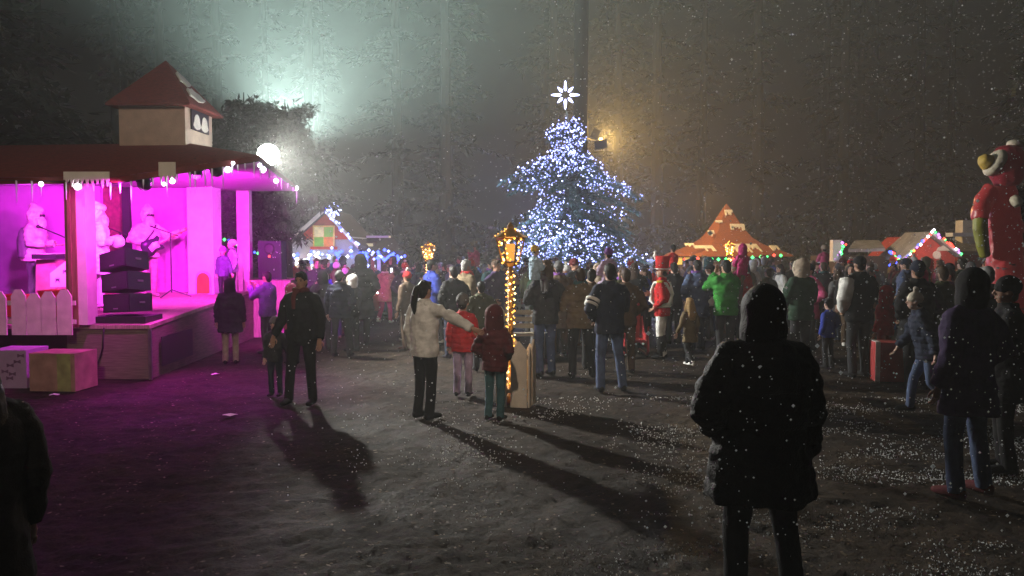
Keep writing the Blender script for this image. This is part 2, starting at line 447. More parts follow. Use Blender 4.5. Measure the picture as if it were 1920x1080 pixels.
    mb = MB()
    for ca in (.36, .64):
        pts = [onface(ca + .15 * math.cos(a) * (1.1 if math.sin(a) < 0 else .7), (z0 + z1) / 2 - .03 + .15 * math.sin(a)) + nf * .036 for a in [2 * math.pi * k / 12 for k in range(12)]]
        mb.prism(pts, nf * .008)
    mb.build('drape', M_SNOWCUT, wn)
    # carved snow boards hung on the eave
    for (x0, x1, y0, y1, Y, nt_) in ((120, 206, 322, 337, 11.96, 9), (298, 330, 304, 330, 12.15, 4)):
        a, b = P(x0, y0, Y), P(x1, y1, Y); mb = MB(); poly = [(a.x, Y, a.z), (a.x, Y, b.z)]
        for k in range(nt_):
            f0 = (k + .25) / nt_; f1 = (k + .6) / nt_; f2 = (k + 1) / nt_
            d = .05 + .08 * ((k * 37) % 10) / 10
            poly += [(a.x + (b.x - a.x) * f0, Y, b.z), (a.x + (b.x - a.x) * f1, Y, b.z - d), (a.x + (b.x - a.x) * f2, Y, b.z)]
        poly += [(b.x, Y, a.z)]; mb.prism(poly[::-1], (0, -.02, 0)); mb.build('snow_board', M_SNOWCUT, st)
    # ceiling beam seen under the far canopy
    mb = MB(); a, b = P(395, 349, 18.7), P(557, 354, 18.75); mb.prism([a, b, b - Vector((0, 0, .05)), a - Vector((0, 0, .05))], (0, .08, 0)); mb.build('beam', M_PLASTER, st)
    return st, A, Bq, Cq


STAGE, EA, EB, EC = stage()


def par_can(px, py, Y, label, aim):
    c = P(px, py, Y); t = thing('stage_light', label, 'stage light', c, 'black lamps hung under the stage eave')
    d = (P(*aim) - c).normalized()
    mb = MB(); mb.tube([c - d * .14, c - d * .10, c + d * .10, c + d * .13], [.06, .1, .105, .115], 14); mb.build('housing', M_BLACK, t, True)
    mb = MB(); mb.tube([c + Vector((-.12, 0, 0)), c + Vector((-.12, 0, .16)), c + Vector((0, 0, .2)), c + Vector((.12, 0, .16)), c + Vector((.12, 0, 0))], .012, 6); mb.build('yoke', M_BLACK, t)
    mb = MB(); mb.tube([c + d * .131, c + d * .137], [.10, .10], 14); mb.build('lens', glow('magenta_lens', (1, .2, .9), 1.5), t)


par_can(270, 342, 12.95, 'black stage lamp at the corner of the eave above the guitarist', (300, 450, 17.6))
par_can(367, 321, 13.3, 'black stage lamp above the fireplace wall, first beside the flood lamp row', (360, 450, 17.6))
par_can(405, 315, 13.5, 'black stage lamp nearest to the dazzling flood lamp', (430, 460, 18))


def icicle_string():
    t = thing('icicle_lights', 'string of white icicle lights hanging along the stage eave', 'light string', EA)
    rnd = random.Random(5)
    mb = MB(); A0 = P(-20, 337, 12.0); pts = [A0, EA + Vector((0, -.02, -.1)), EB + Vector((0, -.02, -.1)), EC + Vector((.02, 0, -.1))]
    mb.tube(pts, .008, 5); mb.build('wire', M_BLACK, t)
    for px, py, Y, r in ((145, 350, 11.95, .05), (323, 339, 12.2, .045), (427, 318, 12.9, .05), (307, 345, 12.3, .03), (493, 318, 13.6, .055), (518, 339, 15.6, .05), (555, 353, 18.6, .055), (77, 345, 11.9, .035), (437, 306, 12.9, .03), (487, 310, 13.3, .035)):
        mb = MB(); mb.ball(P(px, py, Y), r, 8, 6); mb.build('bulb', G_WHITE, t, True)
    ic = mat('icicle_plastic', (.8, .8, .88), .25, .05, 8, 0)
    for seg, cnt in (((pts[0], pts[1]), 8), ((pts[1], pts[2]), 16), ((pts[2], pts[3]), 7)):
        for k in range(cnt):
            f = (k + rnd.random() * .6 + .2) / cnt; p = seg[0].lerp(seg[1], f); l = rnd.uniform(.10, .36)
            mb = MB(); mb.tube([p, p - Vector((0, 0, l * .5)), p - Vector((0, 0, l))], [.015, .012, .003], 6); mb.build('icicle', ic, t, True)


icicle_string()


def flood(loc, label, aim, r=.24, m=G_FLOOD, name='flood_lamp', pole=None):
    t = thing(name, label, 'lamp', loc); c = Vector(loc); d = (Vector(aim) - c).normalized()
    mb = MB(); mb.ball(c, r, 20, 14); mb.build('glass_globe', m, t, True)
    mb = MB(); mb.tube([c - d * (r + .12), c - d * (r * .75)], [.12, r * .7], 12); mb.build('housing', M_BLACK, t, True)
    lo = c.z - .45 if pole is None else pole
    mb = MB(); mb.tube([c - d * (r + .05), c - d * (r + .1) + Vector((0, 0, -.2)), Vector((c.x - d.x * .5, c.y - d.y * .5, lo))], .03, 8); mb.build('pole', M_STEEL, t, True)


flood(FLOOD, 'dazzling white flood lamp at the outer end of the stage canopy', FLOOD + Vector((.3, -1, -.2)), .21)
# the point light sits just in front of the globe; the globe itself is only the glass
flood(BACK, 'white lamp shining through the leaves behind the dark tree', BACK + Vector((.4, 1, .1)), .09, G_FLOOD, pole=0)


def fence_left():
    t = thing('picket_fence', 'white pointed picket fence along the near edge of the stage', 'fence', P(60, 630, 12.25))
    rr = MB(); Y = 12.27
    for z in (.93, 1.22):
        rr.box((P(30, 467, Y).x, Y + .028, z), (1.75, .03, .07))
    rr.build('rail', M_PICKET, t)
    for k, px in enumerate((-32, -4, 33, 62, 89, 119)):
        x = P(px, 467, Y).x; w = .225; zb = .73; zt = 1.40 + .03 * ((k * 7) % 3 - 1)
        mb = MB(); mb.prism([(x - w / 2, Y, zb), (x + w / 2, Y, zb), (x + w / 2, Y, zt - .10), (x + w * .22, Y, zt), (x - w * .22, Y, zt), (x - w / 2, Y, zt - .10)], (0, -.024, 0)); mb.build('picket', M_PICKET, t)


fence_left()


def gift(name, px0, px1, py0, py1, m, label, rz=0.0, ribbon=None, depth=None, Y=None):
    a = G((px0 + px1) / 2, py1); Y = a.y if Y is None else Y
    w = (px1 - px0) * a.y / FPX; h = (py1 - py0) * a.y / FPX; d = depth or w
    c = Vector((a.x, a.y + d / 2, 0)); t = thing(name, label, 'gift box', c)
    rot = Matrix.Rotation(rz, 3, 'Z')
    mb = MB(); mb.box(c + Vector((0, 0, h / 2)), (w, d, h), rot); mb.build('box', m, t)
    if ribbon:
        mb = MB()
        for f in ribbon[1]:
            mb.box(c + rot @ Vector((w * f, -d / 2 - .004, 0)) + Vector((0, 0, h / 2)), (.07, .008, h * .995), rot)
            mb.box(c + rot @ Vector((w * f, 0, 0)) + Vector((0, 0, h + .004)), (.07, d, .008), rot)
        mb.build('ribbon', ribbon[0], t)
    return t, c, w, d, h


t, c, w, d, h = gift('gift_box', -22, 51, 656, 728, mat('pale_paper', (.40, .26, .46), .6, .08), 'pale gift box with dark bow prints under the picket fence')  # purple stage light put into the paper and print colours
rnd = random.Random(2)
for k in range(7):
    x = c.x - w * .4 + w * .8 * rnd.random(); z = h * (.15 + .75 * rnd.random()); yf = c.y - d / 2 - .002; mb = MB()
    mb.prism([(x - .05, yf, z - .03), (x, yf, z - .008), (x + .05, yf, z - .03), (x + .05, yf, z + .03), (x, yf, z + .008), (x - .05, yf, z + .03)], (0, -.004, 0))
    mb.build('bow_print', mat('dark_print', (.16, .08, .18), .7), t)
t, c, w, d, h = gift('gift_box', 56, 146, 662, 734, mat('pinkish_paper', (.34, .19, .16), .65, .3, 5), 'pink and olive striped gift box against the stage front', rz=R(-4), depth=.55)
mb = MB(); mb.box((c.x + .16, c.y - d / 2 - .013, h / 2), (.20, .012, h * .99), Matrix.Rotation(R(-4), 3, 'Z')); mb.build('stripe', mat('olive_paper', (.30, .30, .12), .65, .3), t)
gift('gift_box', 1648, 1702, 642, 716, mat('red_paper', (.34, .035, .035), .6, .25, 6), 'big red gift box with white ribbon edge on the ground', rz=R(-12), ribbon=(mat('white_ribbon', (.7, .62, .6), .6), (-.42,)))

# ------------------------------------------------------------------ loudspeakers, microphone stands
def line_array():
    o = P(238, 606, 12.9); t = thing('speaker_stack', 'stack of three black loudspeaker cabinets on the near stage corner', 'loudspeaker', (o.x, o.y, zst(12.9)))
    z = zst(12.9); x = o.x
    mb = MB(); mb.box((x, 12.95, z + .05), (.84, .62, .10)); mb.build('base_plate', M_BLACK, t)
    for k, (dx, zz, tilt) in enumerate(((.0, .30, -4), (-.02, .63, -8), (-.045, .97, -11))):
        rot = Matrix.Rotation(R(-tilt * -.6), 3, 'Y') @ Matrix.Rotation(R(tilt), 3, 'X') @ Matrix.Rotation(R(-24), 3, 'Z')
        c = Vector((x + dx, 12.95, z + zz)); mb = MB(); q = []
        for zz2, ww in ((-.145, .60), (.145, .60)):
            for xx, yy in ((-.5, -.22), (.5, -.22), (.42, .26), (-.42, .26)):
                q.append(c + rot @ Vector((xx * ww, yy, zz2)))
        mb.add(q, [(0, 3, 2, 1), (4, 5, 6, 7), (0, 1, 5, 4), (1, 2, 6, 5), (2, 3, 7, 6), (3, 0, 4, 7)])
        cb = mb.build('cabinet', M_BLACK, t)
        mb = MB(); mb.box(c + rot @ Vector((0, -.228, 0)), (.56, .012, .25), rot); mb.build('grille', M_MESH, cb)
        mb = MB(); mb.box(c + rot @ Vector((.28, .03, 0)), (.03, .10, .03), rot); mb.build('handle', M_STEEL, cb)
        mb = MB(); mb.box(c + rot @ Vector((.0, -.236, -.09)), (.10, .006, .02), rot); mb.build('badge', M_STEEL, cb)


line_array()


def pa_speaker():
    c = P(511, 521, 19.0); t = thing('loudspeaker', 'tall black loudspeaker on the far wing of the stage', 'loudspeaker', (c.x, 19.0, 1.33))
    mb = MB(); mb.prism([(c.x - .27, 18.8, 1.335), (c.x + .27, 18.8, 1.335), (c.x + .27, 18.8, 2.24), (c.x - .27, 18.8, 2.24)], (0, .45, 0)); mb.build('cabinet', mat('speaker_carpet', (.035, .028, .045), .8, .3, 40), t)
    mb = MB(); mb.box((c.x, 18.79, 1.62), (.46, .012, .48)); mb.build('grille', M_MESH, t)
    mb = MB(); mb.tube([(c.x, 18.79, 2.06), (c.x, 18.77, 2.06)], [.13, .10], 14); mb.build('horn', M_BLACK, t)
    mb = MB(); mb.ball((c.x + .0, 18.77, 1.88), .028, 8, 6); mb.build('indicator', G_RED, t)


pa_speaker()


def mic_stand(px, py, Y, top, boom, label):
    b = P(px, py, Y); z0 = zst(Y); t = thing('microphone_stand', label, 'microphone stand', (b.x, Y, z0), 'microphone stands on the stage')
    mb = MB(); tp = Vector((b.x, Y, z0 + top)); mb.tube([(b.x, Y, z0 + .1), tp], .016, 8); mb.build('pole', M_BLACK, t)
    for k in range(3):
        a = R(20 + 120 * k); mb = MB(); mb.tube([(b.x, Y, z0 + .16), (b.x + .38 * math.cos(a), Y + .38 * math.sin(a), z0 + .012)], .012, 6); mb.build('leg', M_BLACK, t)
    e = tp + Vector(boom); s = tp - Vector(boom) * .45
    mb = MB(); mb.tube([s, e], .012, 6); mb.build('boom', M_BLACK, t)
    d = Vector(boom).normalized(); mb = MB(); mb.tube([e - d * .02, e + d * .12], [.014, .02], 8); mb.ball(e + d * .15, .035, 8, 6); mb.build('microphone', M_BLACK, t, True)


mic_stand(322, 555, 16.6, 1.33, (-.36, .0, .13), 'black microphone stand with boom reaching to the guitarist')
mic_stand(228, 552, 15.9, 1.36, (-.30, 0, .12), 'black microphone stand beside the fluffy singer, before the black curtain')
mic_stand(140, 560, 15.2, 1.22, (-.52, 0, .22), 'black microphone stand behind the corner post, at the keyboard')

# ------------------------------------------------------------------ trees
def spray(mb, p, d, L, wd, rnd, m=0, droop=.3):
    """a flat twig of foliage: three narrow blades fanned about direction d"""
    d = d.normalized(); up = Vector((0, 0, 1)); sd = d.cross(up)
    if sd.length < .1: sd = Vector((1, 0, 0))
    sd.normalize(); roll = rnd.uniform(-1.0, 1.0); up2 = sd.cross(d)
    sd = (sd * math.cos(roll) + up2 * math.sin(roll))
    for a in (-.55, 0, .55):
        e = (d * math.cos(a) + sd * math.sin(a)); e.z -= droop * rnd.random(); l = L * rnd.uniform(.7, 1.1) * (1 if a == 0 else .8)
        w2 = e.cross(up2 if abs(e.dot(up2)) < .9 else sd).normalized() * wd * .5
        mb.add([p - w2 * .4, p + e * l * .5 - w2, p + e * l, p + e * l * .5 + w2], [(0, 1, 2, 3)], m)


def conifer(tr, fo, base, h, rad, rnd, z0=.12, nb=60, dens=9, L=.5, wd=.12, profile=None, droop=.25, trunk_r=None, m=0, branches=None):
    base = Vector(base); tr_r = trunk_r or h * .014
    lean = Vector((rnd.uniform(-.01, .01), rnd.uniform(-.01, .01), 0)) * h
    tr.tube([base - Vector((0, 0, .1)), base + lean * .3 + Vector((0, 0, h * .35)), base + lean * .7 + Vector((0, 0, h * .7)), base + lean + Vector((0, 0, h * .97))], [tr_r * 1.25, tr_r * .9, tr_r * .5, tr_r * .12], 9)
    for k in range(nb):
        f = z0 + (1 - z0) * (k + rnd.random()) / nb
        if f > .985: continue
        r = (profile(f) if profile else (1 - f) ** .8) * rad * rnd.uniform(.6, 1.12)
        a = rnd.uniform(0, 2 * math.pi) if branches is None else branches(k)
        d0 = Vector((math.cos(a), math.sin(a), 0)); p0 = base + lean * f + Vector((0, 0, h * f))
        n = max(3, int(dens * r / rad * 1.5) + 2); prev = p0; pts = [p0]
        for i in range(1, 6):
            g = i / 5; pts.append(p0 + d0 * r * g + Vector((0, 0, r * (.10 * g - droop * 2.2 * g * g * (1 - .35 * g)))))
        tr.tube(pts, [tr_r * .16, tr_r * .13, tr_r * .1, tr_r * .07, tr_r * .05, .003], 4)
        for i in range(n):
            g = .18 + .82 * (i + rnd.random()) / n; q = g * 5; ii = min(4, int(q)); p = pts[ii].lerp(pts[ii + 1], q - ii)
            side = d0.cross(Vector((0, 0, 1))) * (1 if rnd.random() < .5 else -1)
            dd = d0 * rnd.uniform(.3, 1) + side * rnd.uniform(.1, 1.0) + Vector((0, 0, rnd.uniform(-.5, .3)))
            spray(fo, p + Vector((rnd.uniform(-.5, .5), rnd.uniform(-.5, .5), rnd.uniform(-.3, .2))) * L * .4, dd, L * rnd.uniform(.6, 1.25), wd, rnd, m)


def forest():
    rnd = random.Random(21); tr, fo = MB(), MB()
    spots = []
    for k in range(19):
        spots.append((-34 + k * 3.9 + rnd.uniform(-1.2, 1.2), 44 + rnd.uniform(-3, 3)))
    for k in range(15):
        spots.append((-42 + k * 6.1 + rnd.uniform(-2, 2), 54 + rnd.uniform(-3, 5)))
    for x, y in spots:
        conifer(tr, fo, (x, y, 0), rnd.uniform(21, 31), rnd.uniform(2.6, 4.3), rnd, .08 + .12 * rnd.random(), 95, 22, .62, .17,
                lambda f: (1 - f) ** .6 * (.7 + .3 * math.sin(f * 60)), .2, .30)
    v0 = len(fo.v)
    for f in range(len(tr.f)): pass
    mb = MB(); mb.add(tr.v, tr.f, 0); mb.add(fo.v, fo.f, 1)
    # low undergrowth that closes the edge of the wood
    for k in range(9000):
        x = rnd.uniform(-34, 36); y = 39.5 + rnd.uniform(0, 4); z = rnd.uniform(0, 1) ** 1.4 * (3.4 + 1.8 * noise.noise(Vector((x * .25, 0, 3))))
        spray(mb, Vector((x, y, z)), Vector((rnd.uniform(-1, 1), rnd.uniform(-1, .3), rnd.uniform(-.2, 1))), .6, .17, rnd, 1)
    o = mb.build('forest', [mat('far_bark', (.008, .007, .006), .9, .3), M_NEEDLE]); tag(o, 'dark conifer wood closing the square behind the huts, lost in mist', 'forest', kind='stuff')


forest()


def tree_thing(name, label, cat, base, parts, group=None):
    t = thing(name, label, cat, base, group)
    for nm, mb, m, sm in parts:
        mb.build(nm, m, t, sm)
    return t


def tall_pine():
    rnd = random.Random(4); tr, fo = MB(), MB(); b = P(1087, 467, 31.0); b.z = 0
    tr.tube([b - Vector((0, 0, .2)), b + Vector((0, 0, 6)), b + Vector((.05, 0, 14)), b + Vector((0, 0, 24))], [.40, .29, .26, .16], 14)
    for k in range(46):
        z = rnd.uniform(13.5, 24); a = rnd.uniform(-.9, 1.3) if rnd.random() < .75 else rnd.uniform(0, 6.3); r = rnd.uniform(1.5, 4.6)
        d0 = Vector((math.cos(a), -abs(math.sin(a)) * .6, 0)); p0 = b + Vector((0, 0, z)); pts = [p0 + d0 * r * g + Vector((0, 0, -.5 * r * g * g)) for g in (0, .25, .5, .75, 1)]
        tr.tube(pts, [.06, .05, .035, .025, .01], 5)
        for i in range(34):
            g = rnd.uniform(.2, 1) * 4; ii = min(3, int(g)); p = pts[ii].lerp(pts[ii + 1], g - ii)
            spray(fo, p + Vector((rnd.gauss(0, .16), rnd.gauss(0, .16), rnd.gauss(0, .1))), d0 + Vector((rnd.uniform(-.8, .8), rnd.uniform(-.8, .8), -.5)), .5, .13, rnd, droop=.7)
    tree_thing('pine_tree', 'tall straight pine with bare dark trunk behind the lit spruce', 'tree', b, [('trunk', tr, mat('unlit_bark', (.004, .0035, .003), .95, .3, 5, .5, 20, spec=.1), True), ('crown', fo, M_NEEDLE, False)])  # near-black colour stands in for a trunk the tree lamp leaves unlit


tall_pine()


def cedar(name, label, base, h, spread, seed, ntw, L, wd, m, asym=0.0, group=None, f0=.20):
    """tree of rising limbs, each carrying drooping feathery twigs"""
    rnd = random.Random(seed); tr, fo = MB(), MB(); b = Vector(base)
    tr.tube([b - Vector((0, 0, .1)), b + Vector((.05, 0, h * .3)), b + Vector((-.03, 0, h * .65)), b + Vector((.02, 0, h * .96))], [h * .028, h * .02, h * .012, .012], 10)
    nl = 44
    for k in range(nl):
        f = f0 + (.98 - f0) * (k + rnd.random()) / nl; a = k * 2.4 + rnd.uniform(-.4, .4)
        r = spread * (1.0 - (f - .20) * .80) ** .9 * rnd.uniform(.62, 1.2) * (1 + asym * math.cos(a))
        d0 = Vector((math.cos(a), math.sin(a), 0)); p0 = b + Vector((0, 0, h * f * .93))
        pts = [p0 + d0 * r * g + Vector((0, 0, r * (.55 * g - .42 * g * g))) for g in (0, .25, .5, .75, 1)]
        tr.tube(pts, [h * .007, h * .006, h * .0045, h * .003, .004], 5)
        n = int(ntw * r / spread) + 6
        for i in range(n):
            g = (.2 + .8 * rnd.random() ** .8) * 4; ii = min(3, int(g)); p = pts[ii].lerp(pts[ii + 1], g - ii)
            p = p + Vector((rnd.gauss(0, 1), rnd.gauss(0, 1), rnd.gauss(0, .7))) * spread * .075
            spray(fo, p, d0 * rnd.uniform(0, 1) + Vector((rnd.uniform(-1, 1), rnd.uniform(-1, 1), rnd.uniform(-.5, .7))), L * rnd.uniform(.6, 1.2), wd, rnd, droop=.6)
    return tree_thing(name, label, 'tree', b, [('trunk', tr, M_BARK, True), ('crown', fo, m, False)], group)


b = P(448, 467, 20.4); cedar('cedar_tree', 'leafy dark tree right beside the stage turret', (b.x, 20.9, 0), 6.35, 1.35, 11, 150, .30, .06, M_LEAF, .1, None, .36)
b = P(516, 467, 20.6); cedar('cedar_tree', 'broad leafy dark tree behind the dazzling flood lamp', (b.x, 21.6, 0), 6.3, 1.45, 17, 170, .30, .06, M_LEAF, .1, None, .52)
b = P(60, 467, 30.0); cedar('cedar_tree', 'huge black tree towering behind the stage roof at the picture corner', (b.x - 3, 30, 0), 16, 5.6, 12, 120, 1.0, .3, M_NEEDLE)
b = P(935, 467, 21.0); cedar('frosted_bush', 'small frosted whitish bush beside the golden lantern', (b.x, 21, 0), 2.75, .62, 13, 90, .16, .06, M_FROST)
b = P(1915, 467, 13.0); cedar('frosted_tree', 'dark frost-dusted little fir beside the giant red figure', (b.x + .25, 13.4, 0), 3.3, .75, 14, 130, .17, .06, leaf_mat('frost_dusted', (.02, .03, .03), (.22, .26, .27), .7, 9))
b = P(1905, 467, 27.0); cedar('cedar_tree', 'dark leafy tree high above the giant red figure', (b.x + 2.2, 27, 0), 11, 3.4, 15, 120, .7, .2, M_NEEDLE)

# ------------------------------------------------------------------ the lit spruce
XT = P(1068, 467, 26.0)


def xmas_tree():
    rnd = random.Random(9); tr, fo = MB(), MB(); base = Vector((XT.x, 26.0, 0)); h = 6.25
    t = thing('christmas_tree', 'big spruce covered in cool white lights behind the crowd', 'tree', base)
    KL = [(.5, 1.7), (1.5, 2.05), (2.3, 2.1), (2.9, 1.95), (3.3, 1.45), (3.55, .95), (3.95, .7), (4.15, 1.75), (4.6, 1.95), (4.95, 1.5), (5.12, .5), (5.45, .5), (5.85, .85), (6.05, .35), (6.3, .1)]
    KR = [(.5, 2.0), (1.5, 2.6), (2.1, 2.45), (2.5, 2.0), (3.0, 2.15), (3.5, 2.0), (3.75, 2.35), (4.3, 2.3), (4.7, 1.25), (5.1, .8), (5.3, .4), (5.85, .42), (6.05, .3), (6.3, .1)]
    def kf(ks, z):
        for (a, ra), (b_, rb) in zip(ks, ks[1:]):
            if z <= b_: return ra + (rb - ra) * max(0, (z - a) / (b_ - a))
        return .1
    def prof(z, a):
        g = .5 + .5 * math.cos(a); return kf(KL, z) * 1.08 * (1 - g) + kf(KR, z) * g
    tr.tube([base, base + Vector((0, 0, 3)), base + Vector((0, 0, h))], [.16, .10, .015], 9)
    lit = []
    zs = [.7, 1.0, 1.35, 1.7, 2.05, 2.4, 2.75, 3.05, 3.35, 3.65, 4.15, 4.4, 4.65, 4.9, 5.1, 5.35, 5.6, 5.8, 6.0]
    for li, z in enumerate(zs):
        nb = 17 if z < 3.5 else 15 if z < 5 else 7
        for k in range(nb):
            a = 2 * math.pi * (k + rnd.random() * .7) / nb + li * .4; d0 = Vector((math.cos(a), math.sin(a), 0)); zz = z + rnd.uniform(-.12, .12)
            r = prof(zz, a) * rnd.uniform(.78, 1.14)
            p0 = base + Vector((0, 0, zz + r * .06))
            pts = [p0 + d0 * r * g + Vector((0, 0, r * (.16 * g - .42 * g * g))) for g in (0, .2, .4, .6, .8, 1)]
            tr.tube(pts, [.03, .026, .02, .015, .01, .004], 4)
            for i in range(int(16 + 24 * r)):
                g = (.12 + .88 * rnd.random()) * 5; ii = min(4, int(g)); p = pts[ii].lerp(pts[ii + 1], g - ii)
                sd = d0.cross(Vector((0, 0, 1))) * rnd.choice((-1, 1))
                spray(fo, p, d0 * rnd.uniform(.4, 1) + sd * rnd.uniform(.2, 1) + Vector((0, 0, rnd.uniform(-.3, .1))), .26, .045, rnd, droop=.5)
            lit.append((zz, a, pts, r))
    tr.build('trunk', M_BARK, t, True); fo.build('crown', M_XNEEDLE, t)
    # light garlands laid round the tree tier by tier
    tiers = [(.5, 1.2), (1.2, 1.75), (1.75, 2.3), (2.3, 2.9), (2.9, 3.55), (3.75, 4.35), (4.35, 5.05), (5.05, 6.3)]
    words = ['around the lowest boughs of the spruce', 'on the second tier of the spruce from below', 'on the third tier of the spruce from below', 'across the widest middle boughs of the spruce',
             'just under the dark gap in the spruce', 'just above the dark gap in the spruce', 'on the broad upper boughs of the spruce', 'winding up the slim leader below the star']
    for (za, zb), wd in zip(tiers, words):
        lt = thing('light_garland', 'cool white fairy lights ' + wd, 'light string', base + Vector((0, 0, za)), 'fairy light strings on the lit spruce')
        sel = [q for q in lit if za <= q[0] < zb]; bl, br, wr = MB(), MB(), MB(); sel.sort(key=lambda q: q[1]); last = None
        for zz, a, pts, r in sel:
            # lit patches: some boughs carry many bulbs, some few
            dn = .5 + .5 * noise.noise(Vector((math.cos(a) * 1.7, math.sin(a) * 1.7, zz * 1.1)))
            n = int((7 + 46 * dn * dn) * min(1, .35 + r / 2)) if dn > .28 else 2
            ca, sa = math.cos(a), math.sin(a)
            if 3.55 < zz < 4.1 and ca < .3: n = 0
            if 2.95 < zz < 3.6 and -.1 < ca < .95: n = n // 6
            if 2.4 < zz < 3.2 and ca > .6: n = 0
            if zz > 5.1: n = n + 4
            for i in range(n):
                g = rnd.uniform(.3, 1.0) * 5; ii = min(4, int(g)); p = pts[ii].lerp(pts[ii + 1], g - ii) + Vector((rnd.gauss(0, .11), rnd.gauss(0, .11), rnd.gauss(0, .09) + .03))
                (br if rnd.random() < .2 else bl).bulb(p, rnd.uniform(.015, .036))
            e = pts[4] + Vector((0, 0, .03))
            if last is not None and (e - last).length < 1.4: wr.tube([last, (last + e) / 2 - Vector((0, 0, .08)), e], .006, 3, caps=False)
            last = e
        wr.build('wire', M_BLACK, lt); q = bl.build('bulbs', G_COOL, lt); q['kind'] = 'stuff'
        q = br.build('bright_bulbs', G_COOLB, lt); q['kind'] = 'stuff'
    for k in range(12):
        a = -2.9 + k * .52; z = (1.2, 2.3, 3.3, 4.5)[k % 4]; r = prof(z, a) + .55
        lamp('fairy_glow', 'POINT', base + Vector((r * math.cos(a), r * math.sin(a) * (1 if math.sin(a) < 0 else -.6), z)), 110, (.40, .50, 1), .35, mist=.2)
    # star
    c = P(1060, 178, 25.9); s = thing('tree_star', 'eight-rayed white light star on a rod on top of the spruce', 'star', c)
    mb = MB(); mb.tube([base + Vector((0, 0, 6.0)), c - Vector((0, 0, .35))], .012, 6); mb.build('rod', M_STEEL, s)
    mb = MB(); mb.tube([c + Vector((.16 * math.cos(q), .02, .16 * math.sin(q))) for q in [2 * math.pi * k / 16 for k in range(17)]], .012, 5); mb.build('ring', M_STEEL, s)
    for k in range(8):
        a = math.pi / 4 * k; d = Vector((math.cos(a), 0, math.sin(a))); l0, l1 = .13, (.46 if k % 2 == 0 else .36)
        mb = MB(); mb.tube([c + d * l0, c + d * (l0 + .06), c + d * (l1 - .06), c + d * l1], [.015, .05, .03, .004], 8); mb.build('ray', G_COOLB, s, True)


xmas_tree()

# ------------------------------------------------------------------ lantern posts
def lantern_post(px, Y, ztop, label, fence=True, ps=1.0):
    b = P(px, 467, Y); b.z = 0; t = thing('lantern_post', label, 'lantern post', b, 'golden lantern posts wrapped in fairy lights'); rnd = random.Random(int(px))
    zl = ztop - .58
    gold = mat('gold_metal', (.36, .20, .05), .35, .2, 8, .1, metal=.6)
    mb = MB(); mb.tube([b, b + Vector((0, 0, .1)), b + Vector((0, 0, .12)), b + Vector((0, 0, zl))], [.085, .085, .04, .032], 10); mb.build('pole', gold, t, True)
    mb = MB(); q = b + Vector((0, 0, zl))
    mb.tube([q, q + Vector((0, 0, .05)), q + Vector((0, 0, .07))], [.05, .11, .12], 6)
    for k in range(6):
        a = math.pi / 3 * k; mb.tube([q + Vector((.11 * math.cos(a), .11 * math.sin(a), .06)), q + Vector((.18 * math.cos(a), .18 * math.sin(a), .36))], .011, 5)
    mb.tube([q + Vector((.18 * math.cos(a), .18 * math.sin(a), .36)) for a in [math.pi / 3 * k for k in range(7)]], .013, 5)
    mb.build('cage', gold, t)
    mb = MB(); mb.tube([q + Vector((0, 0, .365)), q + Vector((0, 0, .385)), q + Vector((0, 0, .46)), q + Vector((0, 0, .50)), q + Vector((0, 0, .53)), q + Vector((0, 0, .58))], [.17, .235, .10, .04, .045, .008], 8); mb.build('cap', gold, t)
    mb = MB(); mb.tube([q + Vector((0, 0, .08)), q + Vector((0, 0, .3))], [.05, .06], 8); mb.build('glass', glow('lantern_core', (1, .42, .07), 1.1), t, True)
    bl, br = MB(), MB()
    n1, n2 = (46, 120)
    for k in range(n1):
        a = rnd.uniform(0, 6.3); f = rnd.random(); r = (.10 + .09 * f) * rnd.uniform(.6, 1.08)
        p = q + Vector((r * math.cos(a), r * math.sin(a), .03 + .36 * f)); (br if rnd.random() < .35 else bl).bulb(p, rnd.uniform(.009, .017) * ps)
    for k in range(16):
        a = rnd.uniform(0, 6.3); f = rnd.random(); bl.bulb(q + Vector(((.22 - .17 * f) * math.cos(a), (.22 - .17 * f) * math.sin(a), .40 + .11 * f)), .009 * ps)
    for k in range(n2):
        f = (k + rnd.random()) / n2; a = k * 1.1; r = .05 + .012 * rnd.random()
        if noise.noise(Vector((f * 9, px, 0))) < -.25: continue
        (br if rnd.random() < .35 else bl).bulb(b + Vector((r * math.cos(a), r * math.sin(a), .15 + (zl - .2) * f)), rnd.uniform(.007, .016) * ps)
    w = MB(); w.tube([b + Vector((.048 * math.cos(k * .8), .048 * math.sin(k * .8), .12 + (zl - .12) * k / 90)) for k in range(91)], .004, 3); w.build('wire', M_BLACK, t)
    o = bl.build('bulbs', G_WARM, t); o['kind'] = 'stuff'; o = br.build('bright_bulbs', G_WARMB, t); o['kind'] = 'stuff'
    lamp('lantern_light', 'POINT', q + Vector((0, 0, .2)), 8, (1, .5, .15), .1)
    lamp('lantern_light', 'POINT', b + Vector((0, -.02, .55)), 3, (1, .5, .15), .08)
    return b


b = lantern_post(957, 10.45, 2.40, 'golden lantern post inside a small picket box, nearest of all')
lantern_post(803, 22.0, 2.28, 'golden lantern post behind the crowd between kiosk and spruce', ps=1.7)
lantern_post(1368, 29.0, 2.36, 'small golden lantern post before the orange tent roof', ps=2.0)


